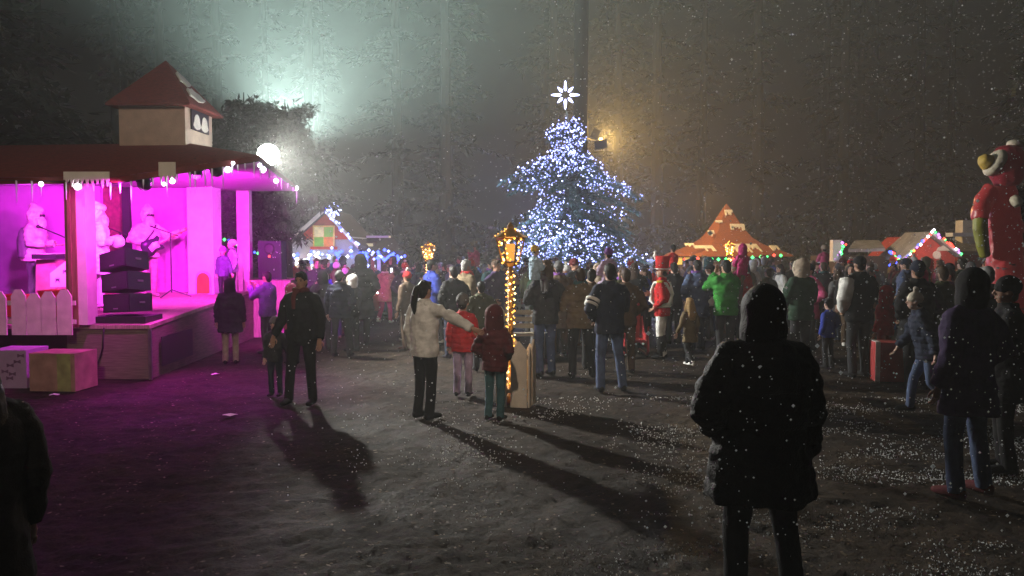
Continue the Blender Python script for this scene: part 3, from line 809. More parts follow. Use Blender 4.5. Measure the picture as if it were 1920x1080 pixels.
def picket_box():
    c = P(968, 467, 10.4); c.z = 0
    t = thing('picket_box', 'low square box of pale pickets around the lantern post foot', 'fence', c); s = .40; rot = Matrix.Rotation(R(-14), 3, 'Z')
    mp = mat('picket_cream', (.66, .58, .48), .75, .15)
    for side in range(4):
        rs = rot @ Matrix.Rotation(side * math.pi / 2, 3, 'Z')
        for zr in (.22, .66):
            mb = MB(); mb.box(c + rs @ Vector((0, -s / 2 + .02, zr)), (s - .06, .02, .05), rs); mb.build('rail', mp, t)
        for k, (x, w) in enumerate(((-.135, .12), (.085, .215))):
            zt = .87 if k else .80; mb = MB()
            poly = [c + rs @ Vector(v) for v in ((x - w / 2, -s / 2, .02), (x + w / 2, -s / 2, .02), (x + w / 2, -s / 2, zt - .12), (x + w * .03, -s / 2, zt), (x - w * .03, -s / 2, zt), (x - w / 2, -s / 2, zt - .12))]
            mb.prism(poly, rs @ Vector((0, -.022, 0))); mb.build('picket', mp, t)


picket_box()

# ------------------------------------------------------------------ huts
def bulb_line(t, pts, n, mats, r=.035, name='bulb', jit=.02, seed=1):
    """one string: a wire and coloured bulbs, bulbs collected per colour"""
    rnd = random.Random(seed); w = MB(); w.tube(pts, .008, 4); w.build('wire', M_BLACK, t)
    sets = [MB() for _ in mats]; ln = [(Vector(pts[i + 1]) - Vector(pts[i])).length for i in range(len(pts) - 1)]; tot = sum(ln)
    for k in range(n):
        d = (k + .5) / n * tot; i = 0
        while d > ln[i] and i < len(ln) - 1: d -= ln[i]; i += 1
        p = Vector(pts[i]).lerp(Vector(pts[i + 1]), d / ln[i]) + Vector((rnd.gauss(0, jit), -.03, rnd.gauss(0, jit)))
        sets[rnd.randrange(len(mats))].bulb(p, r * rnd.uniform(.8, 1.25))
    for s_, m in zip(sets, mats):
        if s_.v:
            o = s_.build('bulbs', m, t); o['kind'] = 'stuff'


def hut_left():
    Y = 28.0; c = P(606, 467, Y); c.z = 0
    t = thing('gabled_hut', 'grey hut with red gable and four-square emblem behind the stage', 'hut', c)
    L, Rr = P(540, 480, Y), P(662, 478, Y); ap = P(612, 400, Y); D = 4
    gw = mat('hut_grey', (.34, .36, .36), .8, .12)
    mb = MB(); mb.prism([(L.x, Y, 0), (Rr.x, Y, 0), (Rr.x, Y, 2.48), (L.x, Y, 2.48)], (0, D, 0)); wl = mb.build('wall', gw, t)
    e0, e1 = P(553, 449, Y), P(668, 449, Y); mb = MB(); mb.prism([(e0.x, Y - .05, e0.z), (e1.x - .12, Y - .05, e1.z), (ap.x, Y - .05, ap.z - .02)], (0, .05, 0)); mb.build('gable', mat('hut_red', (.42, .035, .02), .7, .2), t)
    for a, b_ in ((e0 + Vector((-.25, 0, -.3)), ap), (e1 + Vector((.12, 0, -.35)), ap)):
        mb = MB(); n = Vector((0, 0, .14)); mb.prism([a + Vector((0, -.3, 0)), b_ + Vector((0, -.3, 0)), b_ + Vector((0, D + .2, 0)), a + Vector((0, D + .2, 0))], n); mb.build('roof', mat('hut_dark_roof', (.04, .035, .035), .9, .3), t)
        mb = MB(); mb.prism([a + Vector((0, -.34, .02)), b_ + Vector((0, -.34, .02)), b_ + Vector((0, -.34, .18)), a + Vector((0, -.34, .18))], (0, .035, 0)); mb.build('verge_board', M_SNOWCUT, t)
    # emblem board
    em = [('emblem_square', (.80, .70, .35), 591, 608, 426, 444), ('emblem_square', (.20, .45, .06), 609, 626, 426, 444), ('emblem_square', (.20, .45, .06), 591, 608, 445, 462), ('emblem_square', (.80, .22, .05), 609, 626, 445, 462)]
    mb = MB(); a, b_ = P(588, 423, Y), P(629, 465, Y); mb.box(((a.x + b_.x) / 2, Y - .1, (a.z + b_.z) / 2), (b_.x - a.x, .04, a.z - b_.z)); eb = mb.build('emblem', mat('emblem_frame', (.75, .5, .15), .6), t)
    for i, (nm, col, x0, x1, y0, y1) in enumerate(em):
        a, b_ = P(x0, y0, Y), P(x1, y1, Y); mb = MB(); mb.box(((a.x + b_.x) / 2, Y - .125, (a.z + b_.z) / 2), (b_.x - a.x, .012, a.z - b_.z)); mb.build(nm, mat('emblem_%d' % i, col, .6, .2), eb)
    a, b_ = P(584, 462, Y), P(634, 468, Y); mb = MB(); mb.box(((a.x + b_.x) / 2, Y - .13, (a.z + b_.z) / 2), (b_.x - a.x, .06, .10)); mb.build('sill', mat('hut_red', (.42, .035, .02)), t)
    mb = MB(); a, b_ = P(574, 487, Y), P(602, 540, Y); mb.box(((a.x + b_.x) / 2, Y - .015, (a.z + b_.z) / 2), (b_.x - a.x, .02, a.z - b_.z)); mb.build('window', G_PANE, t)
    mb = MB(); a, b_ = P(536, 482, Y), P(562, 512, Y); mb.prism([(a.x, Y - .05, b_.z), (b_.x - .2, Y - .05, b_.z), (b_.x, Y - .05, a.z), (a.x + .1, Y - .05, a.z - .1)], (0, .03, 0)); mb.build('window', G_WINDOW, t)
    s = thing('eave_lights', 'white and blue icicle lights along the eave of the emblem hut', 'light string', c + Vector((0, -.2, 2)))
    bulb_line(s, [P(542, 487, Y - .3), P(575, 484, Y - .3), P(662, 476, Y - .3)], 48, [G_WHITE, G_BLUE, G_COOL, G_BLUE], .06, jit=.11)
    s = thing('gable_lights', 'white and blue lights running down the right slope of the emblem hut', 'light string', c + Vector((.5, -.4, 3)))
    bulb_line(s, [ap + Vector((0, -.35, .12)), e1 + Vector((.12, -.35, -.2))], 16, [G_COOL, G_BLUE, G_COOL], .055, jit=.04, seed=3)
    q = P(626, 394, Y - .4); s = thing('gable_star', 'blue-white light star on the peak of the emblem hut', 'star', q)
    mb = MB(); mb.tube([(ap.x, Y - .3, ap.z), (q.x, Y - .4, q.z)], .015, 5); mb.build('rod', M_STEEL, s)
    for k in range(8):
        a = k * math.pi / 4; mb = MB(); d = Vector((math.cos(a), 0, math.sin(a))); mb.tube([q + d * .05, q + d * .22, q + d * .26], [.03, .035, .01], 6); mb.build('ray', G_COOL if k % 2 else G_COOLB, s)
    mb = MB(); mb.box(P(590, 389, Y), (.5, .3, .09)); mb.box(P(577, 391, Y), (.3, .3, .12)); mb.build('snow', M_SNOW, t)
    lamp('hut_glow', 'POINT', P(604, 470, Y - 1.4), 60, (.8, .85, 1), .3)
    lamp('hut_glow', 'POINT', P(552, 495, Y - .6), 30, (1, .55, .15), .2)


hut_left()


def kiosk():
    Y = 29.5; c = P(708, 467, Y); c.z = 0
    t = thing('sales_kiosk', 'low red striped kiosk with dark roof hung with blue lights', 'kiosk', c); a, b_ = P(668, 480, Y), P(750, 480, Y)
    rw = mat('kiosk_red', (.34, .03, .03), .7, .2); D = 2.5
    mb = MB(); mb.prism([(a.x, Y, 0), (b_.x, Y, 0), (b_.x, Y, 1.0), (a.x, Y, 1.0)], (0, D, 0)); mb.build('counter', rw, t)
    mb = MB(); mb.prism([(a.x, Y + .6, 1.0), (b_.x, Y + .6, 1.0), (b_.x, Y + .6, 1.9), (a.x, Y + .6, 1.9)], (0, D - .7, 0)); mb.build('wall', M_DARK, t)
    n = 7
    for k in range(n):
        x = a.x + (b_.x - a.x) * (k + .5) / n; mb = MB(); mb.box((x, Y + .15, 1.42), ((b_.x - a.x) / n * .55, .05, .78)); mb.build('stripe', rw if k % 2 == 0 else M_SNOWCUT, t)
    mb = MB(); p0, p1 = P(660, 476, Y - .4), P(756, 476, Y - .4); t0, t1 = P(678, 449, Y + 1.4), P(738, 449, Y + 1.4)
    mb.prism([p0, p1, t1, t0], (0, 0, .1)); mb.build('roof', mat('kiosk_roof', (.055, .05, .045), .85), t)
    mb = MB(); q0, q1 = P(683, 457, Y + .3), P(701, 470, Y + .3); mb.box(((q0.x + q1.x) / 2, Y + .4, (q0.z + q1.z) / 2), (.52, .4, .42)); dm = mb.build('dormer', M_DARK, t)
    mb = MB(); mb.box(((q0.x + q1.x) / 2, Y + .19, (q0.z + q1.z) / 2), (.34, .02, .28)); mb.build('pane', G_PANE, dm)
    mb = MB(); mb.box(P(710, 444, Y + 1), (.85, .5, .08)); mb.box(P(724, 468, Y + .1), (.5, .4, .07)); mb.build('snow', M_SNOW, t)
    s = thing('eave_lights', 'row of deep blue icicle lights along the kiosk roof edge', 'light string', c + Vector((0, -.6, 1.8)))
    bulb_line(s, [P(660, 482, Y - .45), P(752, 484, Y - .45)], 64, [G_BLUE, G_BLUE, G_BLUE, G_COOL], .065, jit=.13, seed=6)
    lamp('kiosk_glow', 'POINT', P(712, 498, Y - .9), 45, (.25, .3, 1), .3)
    # lit fence panel in front of the kiosk
    f = thing('lit_fence', 'dark red low barrier edged with small white lights before the kiosk', 'fence', P(698, 550, Y - 3)); Y2 = Y - 3
    p, q = P(680, 520, Y2), P(712, 552, Y2); mb = MB(); mb.prism([(p.x, Y2, 0), (q.x, Y2, 0), (q.x, Y2, p.z), (p.x, Y2, p.z)], (0, .06, 0)); mb.build('board', rw, f)
    mb = MB(); rnd = random.Random(8)
    for k in range(46):
        e = rnd.random(); mb.bulb(P(*( (680 + 32 * e, 549) if k % 3 == 0 else (690 + 20 * rnd.random(), 524 + 4 * rnd.random()) if k % 3 == 1 else (694 + 9 * rnd.random(), 530 + 10 * rnd.random())), Y2 - .04), .035)
    o = mb.build('bulbs', G_WHITE, f); o['kind'] = 'stuff'


kiosk()


def tent_hut():
    Yc = 37.0; c = P(1361, 467, Yc); c.z = 0
    t = thing('tent_hut', 'hut under a tall flared orange-brown pyramid roof with snow patches', 'hut', c); K = Yc / FPX
    rz = R(9); prof = [(378, 1), (392, 10), (410, 21), (430, 34), (445, 47), (458, 66), (468, 90), (476, 112), (481, 118)]
    zs = [CAMZ + (467 - y) * (Yc - 2) / FPX for y, _ in prof]; rs = [w * (Yc - 2) / FPX * .80 for _, w in prof]
    def ring(i): return [Vector((c.x, c.y, 0)) + Matrix.Rotation(rz, 3, 'Z') @ Vector((sx * rs[i], sy * rs[i], zs[i])) for sx, sy in ((-1, -1), (1, -1), (1, 1), (-1, 1))]
    mb = MB(); vs = []; fs = []
    for i in range(len(prof)): vs += ring(i)
    for i in range(len(prof) - 1):
        for j in range(4): fs.append((i * 4 + j, (i + 1) * 4 + j, (i + 1) * 4 + (j + 1) % 4, i * 4 + (j + 1) % 4))
    mb.add(vs, fs); mb.build('roof', wood('orange_shingle', (.32, .10, .03), .8, (2, 2, 16), .3), t)
    wr = rs[-1] * .82; mb = MB(); mb.prism([c + Matrix.Rotation(rz, 3, 'Z') @ Vector((sx * wr, sy * wr, 0)) for sx, sy in ((-1, -1), (1, -1), (1, 1), (-1, 1))], (0, 0, zs[-1])); mb.build('wall', mat('hut_brown', (.16, .09, .05), .8), t)
    nf = Matrix.Rotation(rz, 3, 'Z') @ Vector((0, -1, 0))
    def onface(u, py):   # u in photo pixels from the axis
        z = CAMZ + (467 - py) * (Yc - 2) / FPX; i = 0
        while i < len(prof) - 2 and py > prof[i + 1][0]: i += 1
        g = (py - prof[i][0]) / (prof[i + 1][0] - prof[i][0]); r = rs[i] + (rs[i + 1] - rs[i]) * g
        return Vector((c.x, c.y, 0)) + Matrix.Rotation(rz, 3, 'Z') @ Vector((u * (Yc - 2) / FPX, -r, z))
    for (x, y, w, h, sd) in ((0, 391, 16, 6, 1), (-24, 412, 14, 5, 2), (12, 419, 29, 7, 3), (-45, 432, 13, 8, 4), (-73, 461, 38, 7, 5), (7, 458, 60, 9, 6), (-98, 457, 18, 4, 7), (68, 461, 16, 5, 8)):
        rnd = random.Random(sd); mb = MB(); n = max(5, int(w / 3))
        for k in range(n):   # drip strips, each follows the slope
            u0, u1 = x - w / 2 + w * k / n, x - w / 2 + w * (k + 1) / n; dr = h * (1 + rnd.random() * 1.0 if rnd.random() < .5 else .8)
            ys = [y + dr * g / 3 for g in range(4)]; up = nf * .05 + Vector((0, 0, .03))
            q = [onface(u0, yy) + up for yy in ys] + [onface(u1, yy) + up for yy in ys]
            q += [p - up * .8 for p in q]
            mb.add(q, [(i, i + 1, i + 5, i + 4) for i in range(3)] + [(3, 11, 15, 7), (0, 4, 12, 8), (0, 8, 9, 1), (1, 9, 10, 2), (2, 10, 11, 3), (4, 5, 13, 12), (5, 6, 14, 13), (6, 7, 15, 14)])
        mb.build('snow_patch', mat('warm_snow', (.92, .90, .86), .8, .05), t)
    for (x0, x1, y0, y1) in ((1265, 1279, 483, 496), (1283, 1311, 483, 497)):
        Y = Yc - 3.6; a, b_ = P(x0, y0, Y), P(x1, y1, Y); mb = MB(); mb.box(((a.x + b_.x) / 2, Y, (a.z + b_.z) / 2), (b_.x - a.x, .05, a.z - b_.z)); mb.build('window', G_WINDOW, t)
    s = thing('eave_lights', 'sparse green and red bulbs strung below the orange tent roof', 'light string', c + Vector((0, -3, 1.7)))
    bulb_line(s, [P(1250, 484, Yc - 3.9), P(1360, 486, Yc - 3.9), P(1470, 478, Yc - 3.9)], 17, [G_GREEN, G_GREEN, G_RED], .065, seed=12)
    lamp('tent_glow', 'POINT', P(1330, 430, Yc - 6.5) + Vector((0, 0, 1.0)), 270, (1, .55, .2), .3)


tent_hut()


def red_hut():
    Y = 27.0; c = P(1742, 467, Y); c.z = 0
    t = thing('gabled_hut', 'little red gabled hut outlined in coloured bulbs right of the orange tent', 'hut', c)
    l, r, ap = P(1686, 488, Y), P(1796, 482, Y), P(1741, 440, Y); rw = mat('hut_red2', (.42, .05, .04), .75, .2)
    mb = MB(); mb.prism([(l.x + .15, Y, 0), (r.x - .1, Y, 0), (r.x - .1, Y, r.z), ap - Vector((0, 0, .05)), (l.x + .15, Y, l.z)], (0, 3, 0)); mb.build('wall', rw, t)
    for q in (l, r):
        mb = MB(); mb.prism([q + Vector((0, -.25, 0)), ap + Vector((0, -.25, 0)), ap + Vector((0, 1.6, 0)), q + Vector((0, 1.6, 0))], (0, 0, .10)); mb.build('roof', mat('old_snow', (.30, .30, .30), .85, .3, 4), t)
    mb = MB(); p = P(1755, 478, Y); mb.tube([p + Vector((0, -.02, 0)), p + Vector((0, -.07, 0))], .13, 16); mb.build('disc', M_SNOWCUT, t)
    for q in (l, ap): pass
    mb = MB(); p = P(1766, 470, Y); mb.prism([p + Vector(v) for v in ((-.2, -.02, 0), (.35, -.02, 0), (.3, -.02, .12), (.1, -.02, .2), (-.15, -.02, .1))], (0, -.04, 0)); mb.build('snow', M_SNOWCUT, t)
    s = thing('gable_lights', 'multicoloured bulbs along both gable slopes of the little red hut', 'light string', c + Vector((0, -.3, 2)))
    bulb_line(s, [l + Vector((-.1, -.3, -.1)), ap + Vector((0, -.3, .12)), r + Vector((0, -.3, .1))], 30, [G_PINK, G_BLUE, G_RED, G_GREEN, G_WARM, G_WHITE], .05, seed=5)
    q = P(1682, 480, Y - .5); s = thing('light_cluster', 'bunch of blue, red and green bulbs at the left eave of the red hut', 'light string', q)
    bulb_line(s, [q + Vector((-.3, 0, .15)), q, q + Vector((-.1, 0, -.4))], 13, [G_BLUE, G_BLUE, G_RED, G_GREEN], .06, jit=.07, seed=15)
    # side wing with snowy roof
    t2 = thing('snowy_shed', 'red shed with grey snowy roof and white chimney beside the red hut', 'hut', P(1830, 467, 29) - Vector((0, 0, CAMZ))); Y = 29.0
    a, b_ = P(1796, 482, Y), P(1905, 480, Y); mb = MB(); mb.prism([(a.x, Y, 0), (b_.x, Y, 0), (b_.x, Y, 1.85), (a.x, Y, 1.85)], (0, 3, 0)); mb.build('wall', rw, t2)
    mb = MB(); mb.prism([P(1790, 477, Y - .3), P(1905, 477, Y - .3), P(1905, 456, Y + 1.2), P(1790, 456, Y + 1.2)], (0, 0, .12)); mb.build('roof', MATS['old_snow'], t2)
    p = P(1812, 426, Y + 1); mb = MB(); mb.box(p - Vector((0, 0, .25)), (.55, .5, 1.0)); mb.build('chimney', M_SNOWCUT, t2)
    mb = MB(); p = P(1800, 440, Y + .6); mb.box(p, (.8, .5, .14)); mb.build('snow', M_SNOW, t2)
    lamp('hut_glow', 'POINT', P(1745, 455, 27 - 1.6), 110, (1, .75, .6), .3, mist=.3)
    # low hut left of it
    Y = 28; t3 = thing('snowy_shed', 'low dark hut with pale snowy roof between tent and red hut', 'hut', P(1620, 467, Y) - Vector((0, 0, CAMZ)))
    a, b_ = P(1580, 482, Y), P(1668, 482, Y); mb = MB(); mb.prism([(a.x, Y, 0), (b_.x, Y, 0), (b_.x, Y, 1.8), (a.x, Y, 1.8)], (0, 3, 0)); mb.build('wall', M_DARK, t3)
    mb = MB(); mb.prism([P(1590, 473, Y - .3), P(1660, 471, Y - .3), P(1648, 455, Y + 1.2), P(1602, 456, Y + 1.2)], (0, 0, .1)); mb.build('roof', MATS['old_snow'], t3)
    mb = MB(); mb.box(P(1567, 470, Y), (.3, .3, .75)); mb.build('chimney', M_SNOWCUT, t3)
    s = thing('light_cluster', 'slanting line of red, violet and green bulbs on the low dark hut', 'light string', P(1580, 475, Y - .5))
    bulb_line(s, [P(1566, 488, Y - .5), P(1587, 456, Y - .5)], 12, [G_RED, G_PINK, G_GREEN, G_PINK], .055, jit=.04, seed=4)
    Y = 30; t4 = thing('snowy_shed', 'small grey snow-roofed shed touching the red hut on its left', 'hut', P(1685, 467, Y) - Vector((0, 0, CAMZ)))
    a, b_ = P(1672, 466, Y), P(1708, 466, Y); mb = MB(); mb.prism([(a.x, Y, 0), (b_.x, Y, 0), (b_.x, Y, a.z), (a.x, Y, a.z)], (0, 2, 0)); mb.build('wall', M_DARK, t4)
    mb = MB(); mb.prism([P(1670, 467, Y - .2), P(1712, 467, Y - .2), P(1700, 455, Y + .8), P(1682, 455, Y + .8)], (0, 0, .08)); mb.build('roof', MATS['old_snow'], t4)


red_hut()


def sodium_fixture():
    c = SODIUM; t = thing('sodium_lamp', 'dark bracketed flood lamp on the pine trunk glowing orange behind', 'lamp', c)
    mb = MB(); mb.box(c + Vector((-.14, -.12, .22)), (.3, .28, .36), Matrix.Rotation(R(25), 3, 'Y')); mb.box(c + Vector((.08, -.16, -.22)), (.5, .22, .34), Matrix.Rotation(R(-8), 3, 'Y')); mb.build('housing', M_BLACK, t)
    mb = MB(); mb.tube([c + Vector((-.1, -.05, -.1)), Vector((P(1090, 467, 31.3).x, 31.25, c.z - .1))], .04, 6); mb.build('bracket', M_BLACK, t)
    mb = MB(); mb.box(c + Vector((.10, .0, -.02)), (.14, .10, .2)); mb.build('glass', glow('sodium_glass', (1, .6, .2), 8), t)


sodium_fixture()
#PEOPLE
# ------------------------------------------------------------------ people
PM = {}
TEX = bpy.data.textures.new('cloth_folds', 'CLOUDS'); TEX.noise_scale = 0.16; TEX.noise_depth = 2
TEXF = bpy.data.textures.new('fluff', 'CLOUDS'); TEXF.noise_scale = 0.045; TEXF.noise_depth = 3


def remesh(mb, name, voxel, smooth=4, disp=0.0, tex=None, ratio=None):
    """union of overlapping shapes as one continuous skin"""
    me = mb.mesh('tmp', []); o = bpy.data.objects.new('tmp', me); COL.objects.link(o)
    m = o.modifiers.new('r', 'REMESH'); m.mode = 'VOXEL'; m.voxel_size = voxel; m.use_smooth_shade = True
    if smooth:
        m = o.modifiers.new('s', 'SMOOTH'); m.iterations = smooth; m.factor = .5
    if disp:
        m = o.modifiers.new('d', 'DISPLACE'); m.texture = tex or TEX; m.strength = disp; m.mid_level = .5
    if ratio:
        m = o.modifiers.new('c', 'DECIMATE'); m.ratio = ratio
    dg = bpy.context.evaluated_depsgraph_get(); dg.update()
    r = bpy.data.meshes.new_from_object(o.evaluated_get(dg)); r.name = name
    bpy.data.objects.remove(o); bpy.data.meshes.remove(me)
    for p in r.polygons: p.use_smooth = True
    return r


ARMS = {  # elbow, wrist offsets from the shoulder (right side, forward +Y), finger direction
    'hang': ((.06, -.03, -.29), (.075, .05, -.54), (0, .15, -1)),
    'pocket': ((.13, -.09, -.27), (.0, .10, -.43), (-.5, .6, -.6)),
    'fold': ((.09, .03, -.28), (-.13, .25, -.21), (-1, .25, .05)),
    'phone': ((.07, .19, -.20), (-.09, .36, .04), (-.25, .5, .8)),
    'point': ((.24, .08, -.11), (.48, .16, -.24), (.9, .3, -.35)),
    'hold': ((.09, -.01, -.28), (.20, .03, -.51), (.2, 0, -1)),
    'up': ((.10, .16, -.17), (-.05, .14, .12), (-.3, -.2, 1)),
    'carry': ((.08, .10, -.27), (-.10, .27, -.20), (-.7, .7, .1)),
    'guitar_fret': ((.20, .10, -.22), (.34, .30, -.10), (.4, .6, .6)),
    'guitar_pick': ((.16, -.06, -.25), (-.02, .20, -.33), (-.8, .4, -.3)),
    'keys': ((.08, .02, -.28), (.02, .27, -.30), (0, 1, -.2)),
    'wave': ((.22, .05, .12), (.24, .10, .37), (0, .1, 1)),
    'swingf': ((.05, .08, -.28), (.05, .24, -.48), (0, .5, -.9)),
    'swingb': ((.07, -.13, -.26), (.09, -.16, -.51), (0, .1, -1)),
}
LEGS = {  # knee, ankle offsets from the ground under the hip
    'stand': (((.10, .02, .49), (.105, -.02, .085)), ((.10, .02, .49), (.105, -.02, .085))),
    'wide': (((.15, .03, .49), (.20, 0, .085)), ((.12, .02, .49), (.13, -.02, .085))),
    'walk': (((.09, .17, .51), (.09, .22, .10)), ((.09, -.02, .47), (.09, -.30, .16))),
    'ride': (((.12, .32, .84), (.10, .36, .46)), ((.12, .32, .84), (.10, .36, .46))),
}
NECKZ, HEADZ = 1.47, 1.635


def person_meshes(ra='hang', la='hang', legs='stand', lean=0.0, child=False, bulk=1.0, coat=0, face=False, hi=False):
    key = (ra, la, legs, lean, child, bulk, coat, face, hi)
    if key in PM: return PM[key]
    vx = .0125 if hi else .018
    hs = 1.26 if child else 1.0
    def LN(p): return (p[0], p[1] + max(0, p[2] - .95) * lean, p[2])
    sw = (.165 if child else .185)
    joints = []
    for s, an in ((1, ra), (-1, la)):
        e, w_, f = ARMS[an]; S = Vector(LN((s * sw, 0, 1.415)))
        joints.append((s, S, S + Vector((s * e[0], e[1], e[2])), S + Vector((s * w_[0], w_[1], w_[2])), Vector((s * f[0], f[1], f[2])).normalized()))
    legj = []
    for s, (k, a) in zip((1, -1), LEGS[legs]):
        legj.append((s, Vector((s * .09, 0, .90)), Vector((s * k[0], k[1], k[2])), Vector((s * a[0], a[1], a[2]))))
    hc = Vector(LN((0, .015, HEADZ + (.035 if child else 0)))); out = {'head': hc, 'hs': hs, 'joints': joints, 'lean': lean}
    # --- body
    b = MB()
    b.ball(hc + Vector((0, -.008, .015)) * hs, [.074 * hs, .094 * hs, .105 * hs], 16, 12)
    b.ball(hc + Vector((0, .022, -.058)) * hs, [.056 * hs, .064 * hs, .062 * hs], 12, 8)
    b.tube([hc + Vector((0, .084, .02)) * hs, hc + Vector((0, .104, -.022)) * hs, hc + Vector((0, .085, -.034)) * hs], [.010 * hs, .017 * hs, .012 * hs], 8)
    for s in (1, -1): b.ball(hc + Vector((s * .078, -.01, -.005)) * hs, [.012 * hs, .022 * hs, .032 * hs], 8, 6)
    b.tube([LN((0, -.01, 1.40)), LN((0, .0, 1.50)), hc + Vector((0, 0, -.05))], [.066, .055, .054], 10)
    b.tube([LN(p) for p in ((0, 0, .84), (0, 0, .95), (0, 0, 1.10), (0, 0, 1.26), (0, 0, 1.38), (0, 0, 1.45))], [(.15, .10), (.16, .11), (.14, .10), (.165, .11), (.165, .10), (.08, .07)], 14)
    for s, S, E, Wp, F in joints:
        b.ball(S, .058, 10, 6); b.tube([S, S.lerp(E, .5), E, E.lerp(Wp, .4), Wp], [.056, .047, .040, .039, .027], 9)
        side = F.cross(Vector((0, 1, 0)) if abs(F.y) < .8 else Vector((0, 0, 1))).normalized()
        pn = F.cross(side).normalized()
        b.tube([Wp - F * .02, Wp + F * .04, Wp + F * .095], [(.025, .018), (.040, .017), (.040, .015)], 8, ref=side)
    for s, H, K, A in legj:
        b.tube([H + Vector((0, 0, .03)), H.lerp(K, .5), K, K.lerp(A, .35), A], [.085, .075, .055, .052, .036], 10)
        b.tube([A + Vector((0, -.05, -.04)), A + Vector((0, .03, -.04)), A + Vector((0, .16, -.05))], [.035, .04, .03], 8)
    me = remesh(b, 'body', .0115 if (face or hi) else .015, 3)
    q = MB()   # fingers, thumb and face details live in the same mesh
    for s, S, E, Wp, F in joints:
        side = F.cross(Vector((0, 1, 0)) if abs(F.y) < .8 else Vector((0, 0, 1))).normalized(); pn = F.cross(side).normalized()
        if pn.dot(Vector((-s, .5, 0))) < 0: pn = -pn
        for k, l in enumerate((.064, .074, .070, .054)):
            o = Wp + F * .085 + side * (-.030 + .020 * k)
            q.tube([o, o + F * l * .5 + pn * .006, o + F * l * .85 + pn * .026, o + F * l * .95 + pn * .034], [.0095, .009, .008, .006], 6)
        o = Wp + F * .03 + side * -.034; q.tube([o, o - side * .026 + F * .024 + pn * .008, o - side * .028 + F * .056 + pn * .020], [.011, .010, .007], 6)
    for s in (1, -1):
        q.ball(hc + Vector((s * .031, .078, .012)) * hs, [.013 * hs, .010 * hs, .008 * hs], 8, 6, 1)
        q.box(hc + Vector((s * .032, .086, .034)) * hs, (.034 * hs, .010, .007 * hs), None, 2)
    q.box(hc + Vector((0, .0845, -.064)) * hs, (.042 * hs, .008, .009 * hs), None, 3)
    vs = [tuple(v.co) for v in me.vertices]; fs = [tuple(p.vertices) for p in me.polygons]
    full = MB(); full.add(vs, fs, 0); nv = len(full.v); full.v += q.v; full.f += [tuple(i + nv for i in f) for f in q.f]; full.m += q.m
    bpy.data.meshes.remove(me)
    out['body'] = full.mesh('body', [None, MK_EYE, MK_BROW, MK_LIP], True)
    # --- trousers
    b = MB()
    b.tube([(0, 0, 1.02), (0, 0, .95), (0, -.005, .86), (0, 0, .80)], [(.155, .115), (.168, .122), (.165, .125), (.10, .09)], 14)
    for s, H, K, A in legj:
        b.tube([H + Vector((0, 0, .02)), H.lerp(K, .45), K, K.lerp(A, .5), A + Vector((0, -.01, -.035))], [.098, .088, .070, .066, .064], 10)
    out['trousers'] = remesh(b, 'trousers', vx, 3, .018)
    # --- shoes
    sh = []
    for s, H, K, A in legj:
        b = MB(); A2 = A.copy(); z0 = A2.z - .085
        b.tube([(A.x, A.y - .075, z0 + .045), (A.x, A.y - .03, z0 + .05), (A.x, A.y + .06, z0 + .045), (A.x + s * .008, A.y + .15, z0 + .035), (A.x + s * .01, A.y + .19, z0 + .03)],
               [(.032, .040), (.042, .05), (.046, .044), (.048, .034), (.030, .022)], 10)
        b.tube([(A.x, A.y - .01, z0 + .05), (A.x, A.y - .01, z0 + .13)], [.046, .05], 9)
        sh.append(b.mesh('shoe', [None], True))
    out['shoes'] = sh
    # --- jacket
    b = MB(); k = bulk
    hem = {0: [(.80, .192, .148), (.88, .198, .152)], 1: [(.66, .225, .178), (.80, .212, .165), (.90, .20, .152)], 2: [(.52, .25, .20), (.70, .225, .178), (.90, .195, .15)]}[coat]
    rings = hem + [(1.02, .188, .145), (1.16, .192, .148), (1.29, .205, .152), (1.38, .196, .138), (1.445, .135, .108), (1.50, .085, .085), (1.535, .080, .080)]
    kk = lambda r: r * (1 + (k - 1))
    b.tube([LN((0, -.005, z)) for z, _, _ in rings], [(kk(x) * (.92 if child else 1), kk(y)) for z, x, y in rings], 16)
    for s, S, E, Wp, F in joints:
        j = .5 + .5 * k
        b.ball(S + Vector((-s * .01, 0, -.025)), [.088 * j, .086 * j, .088 * j], 12, 8)
        b.tube([S + Vector((-s * .01, 0, -.03)), S.lerp(E, .3), S.lerp(E, .65), E, E.lerp(Wp, .5), Wp - F * .01], [.086 * j, .086 * j, .078 * k, .071 * k, .065 * k, .054 * k], 12)
        b.tube([LN((s * .05, 0, 1.475)), S + Vector((-s * .03, 0, 0))], [.062, .072], 8)
    me = remesh(b, 'jacket', vx, 2, .036 if bulk < 1.1 else .046)
    nn = [v.normal.copy() for v in me.vertices]
    for v, nv in zip(me.vertices, nn):   # quilting seams on padded jackets, creases on plain ones
        c_ = v.co; f_ = noise.noise(Vector((c_.x * 9, c_.y * 9, c_.z * 22)))
        d_ = .010 * abs(f_) - .004
        if bulk >= 1.15: d_ += .013 * (abs(math.sin(c_.z * math.pi / .095 + .6 * noise.noise(c_ * 5))) ** .6) - .009
        v.co = c_ + nv * d_
    out['jacket'] = me
    PM[key] = out; return out


# head gear, all modelled about the head centre
HG = {}


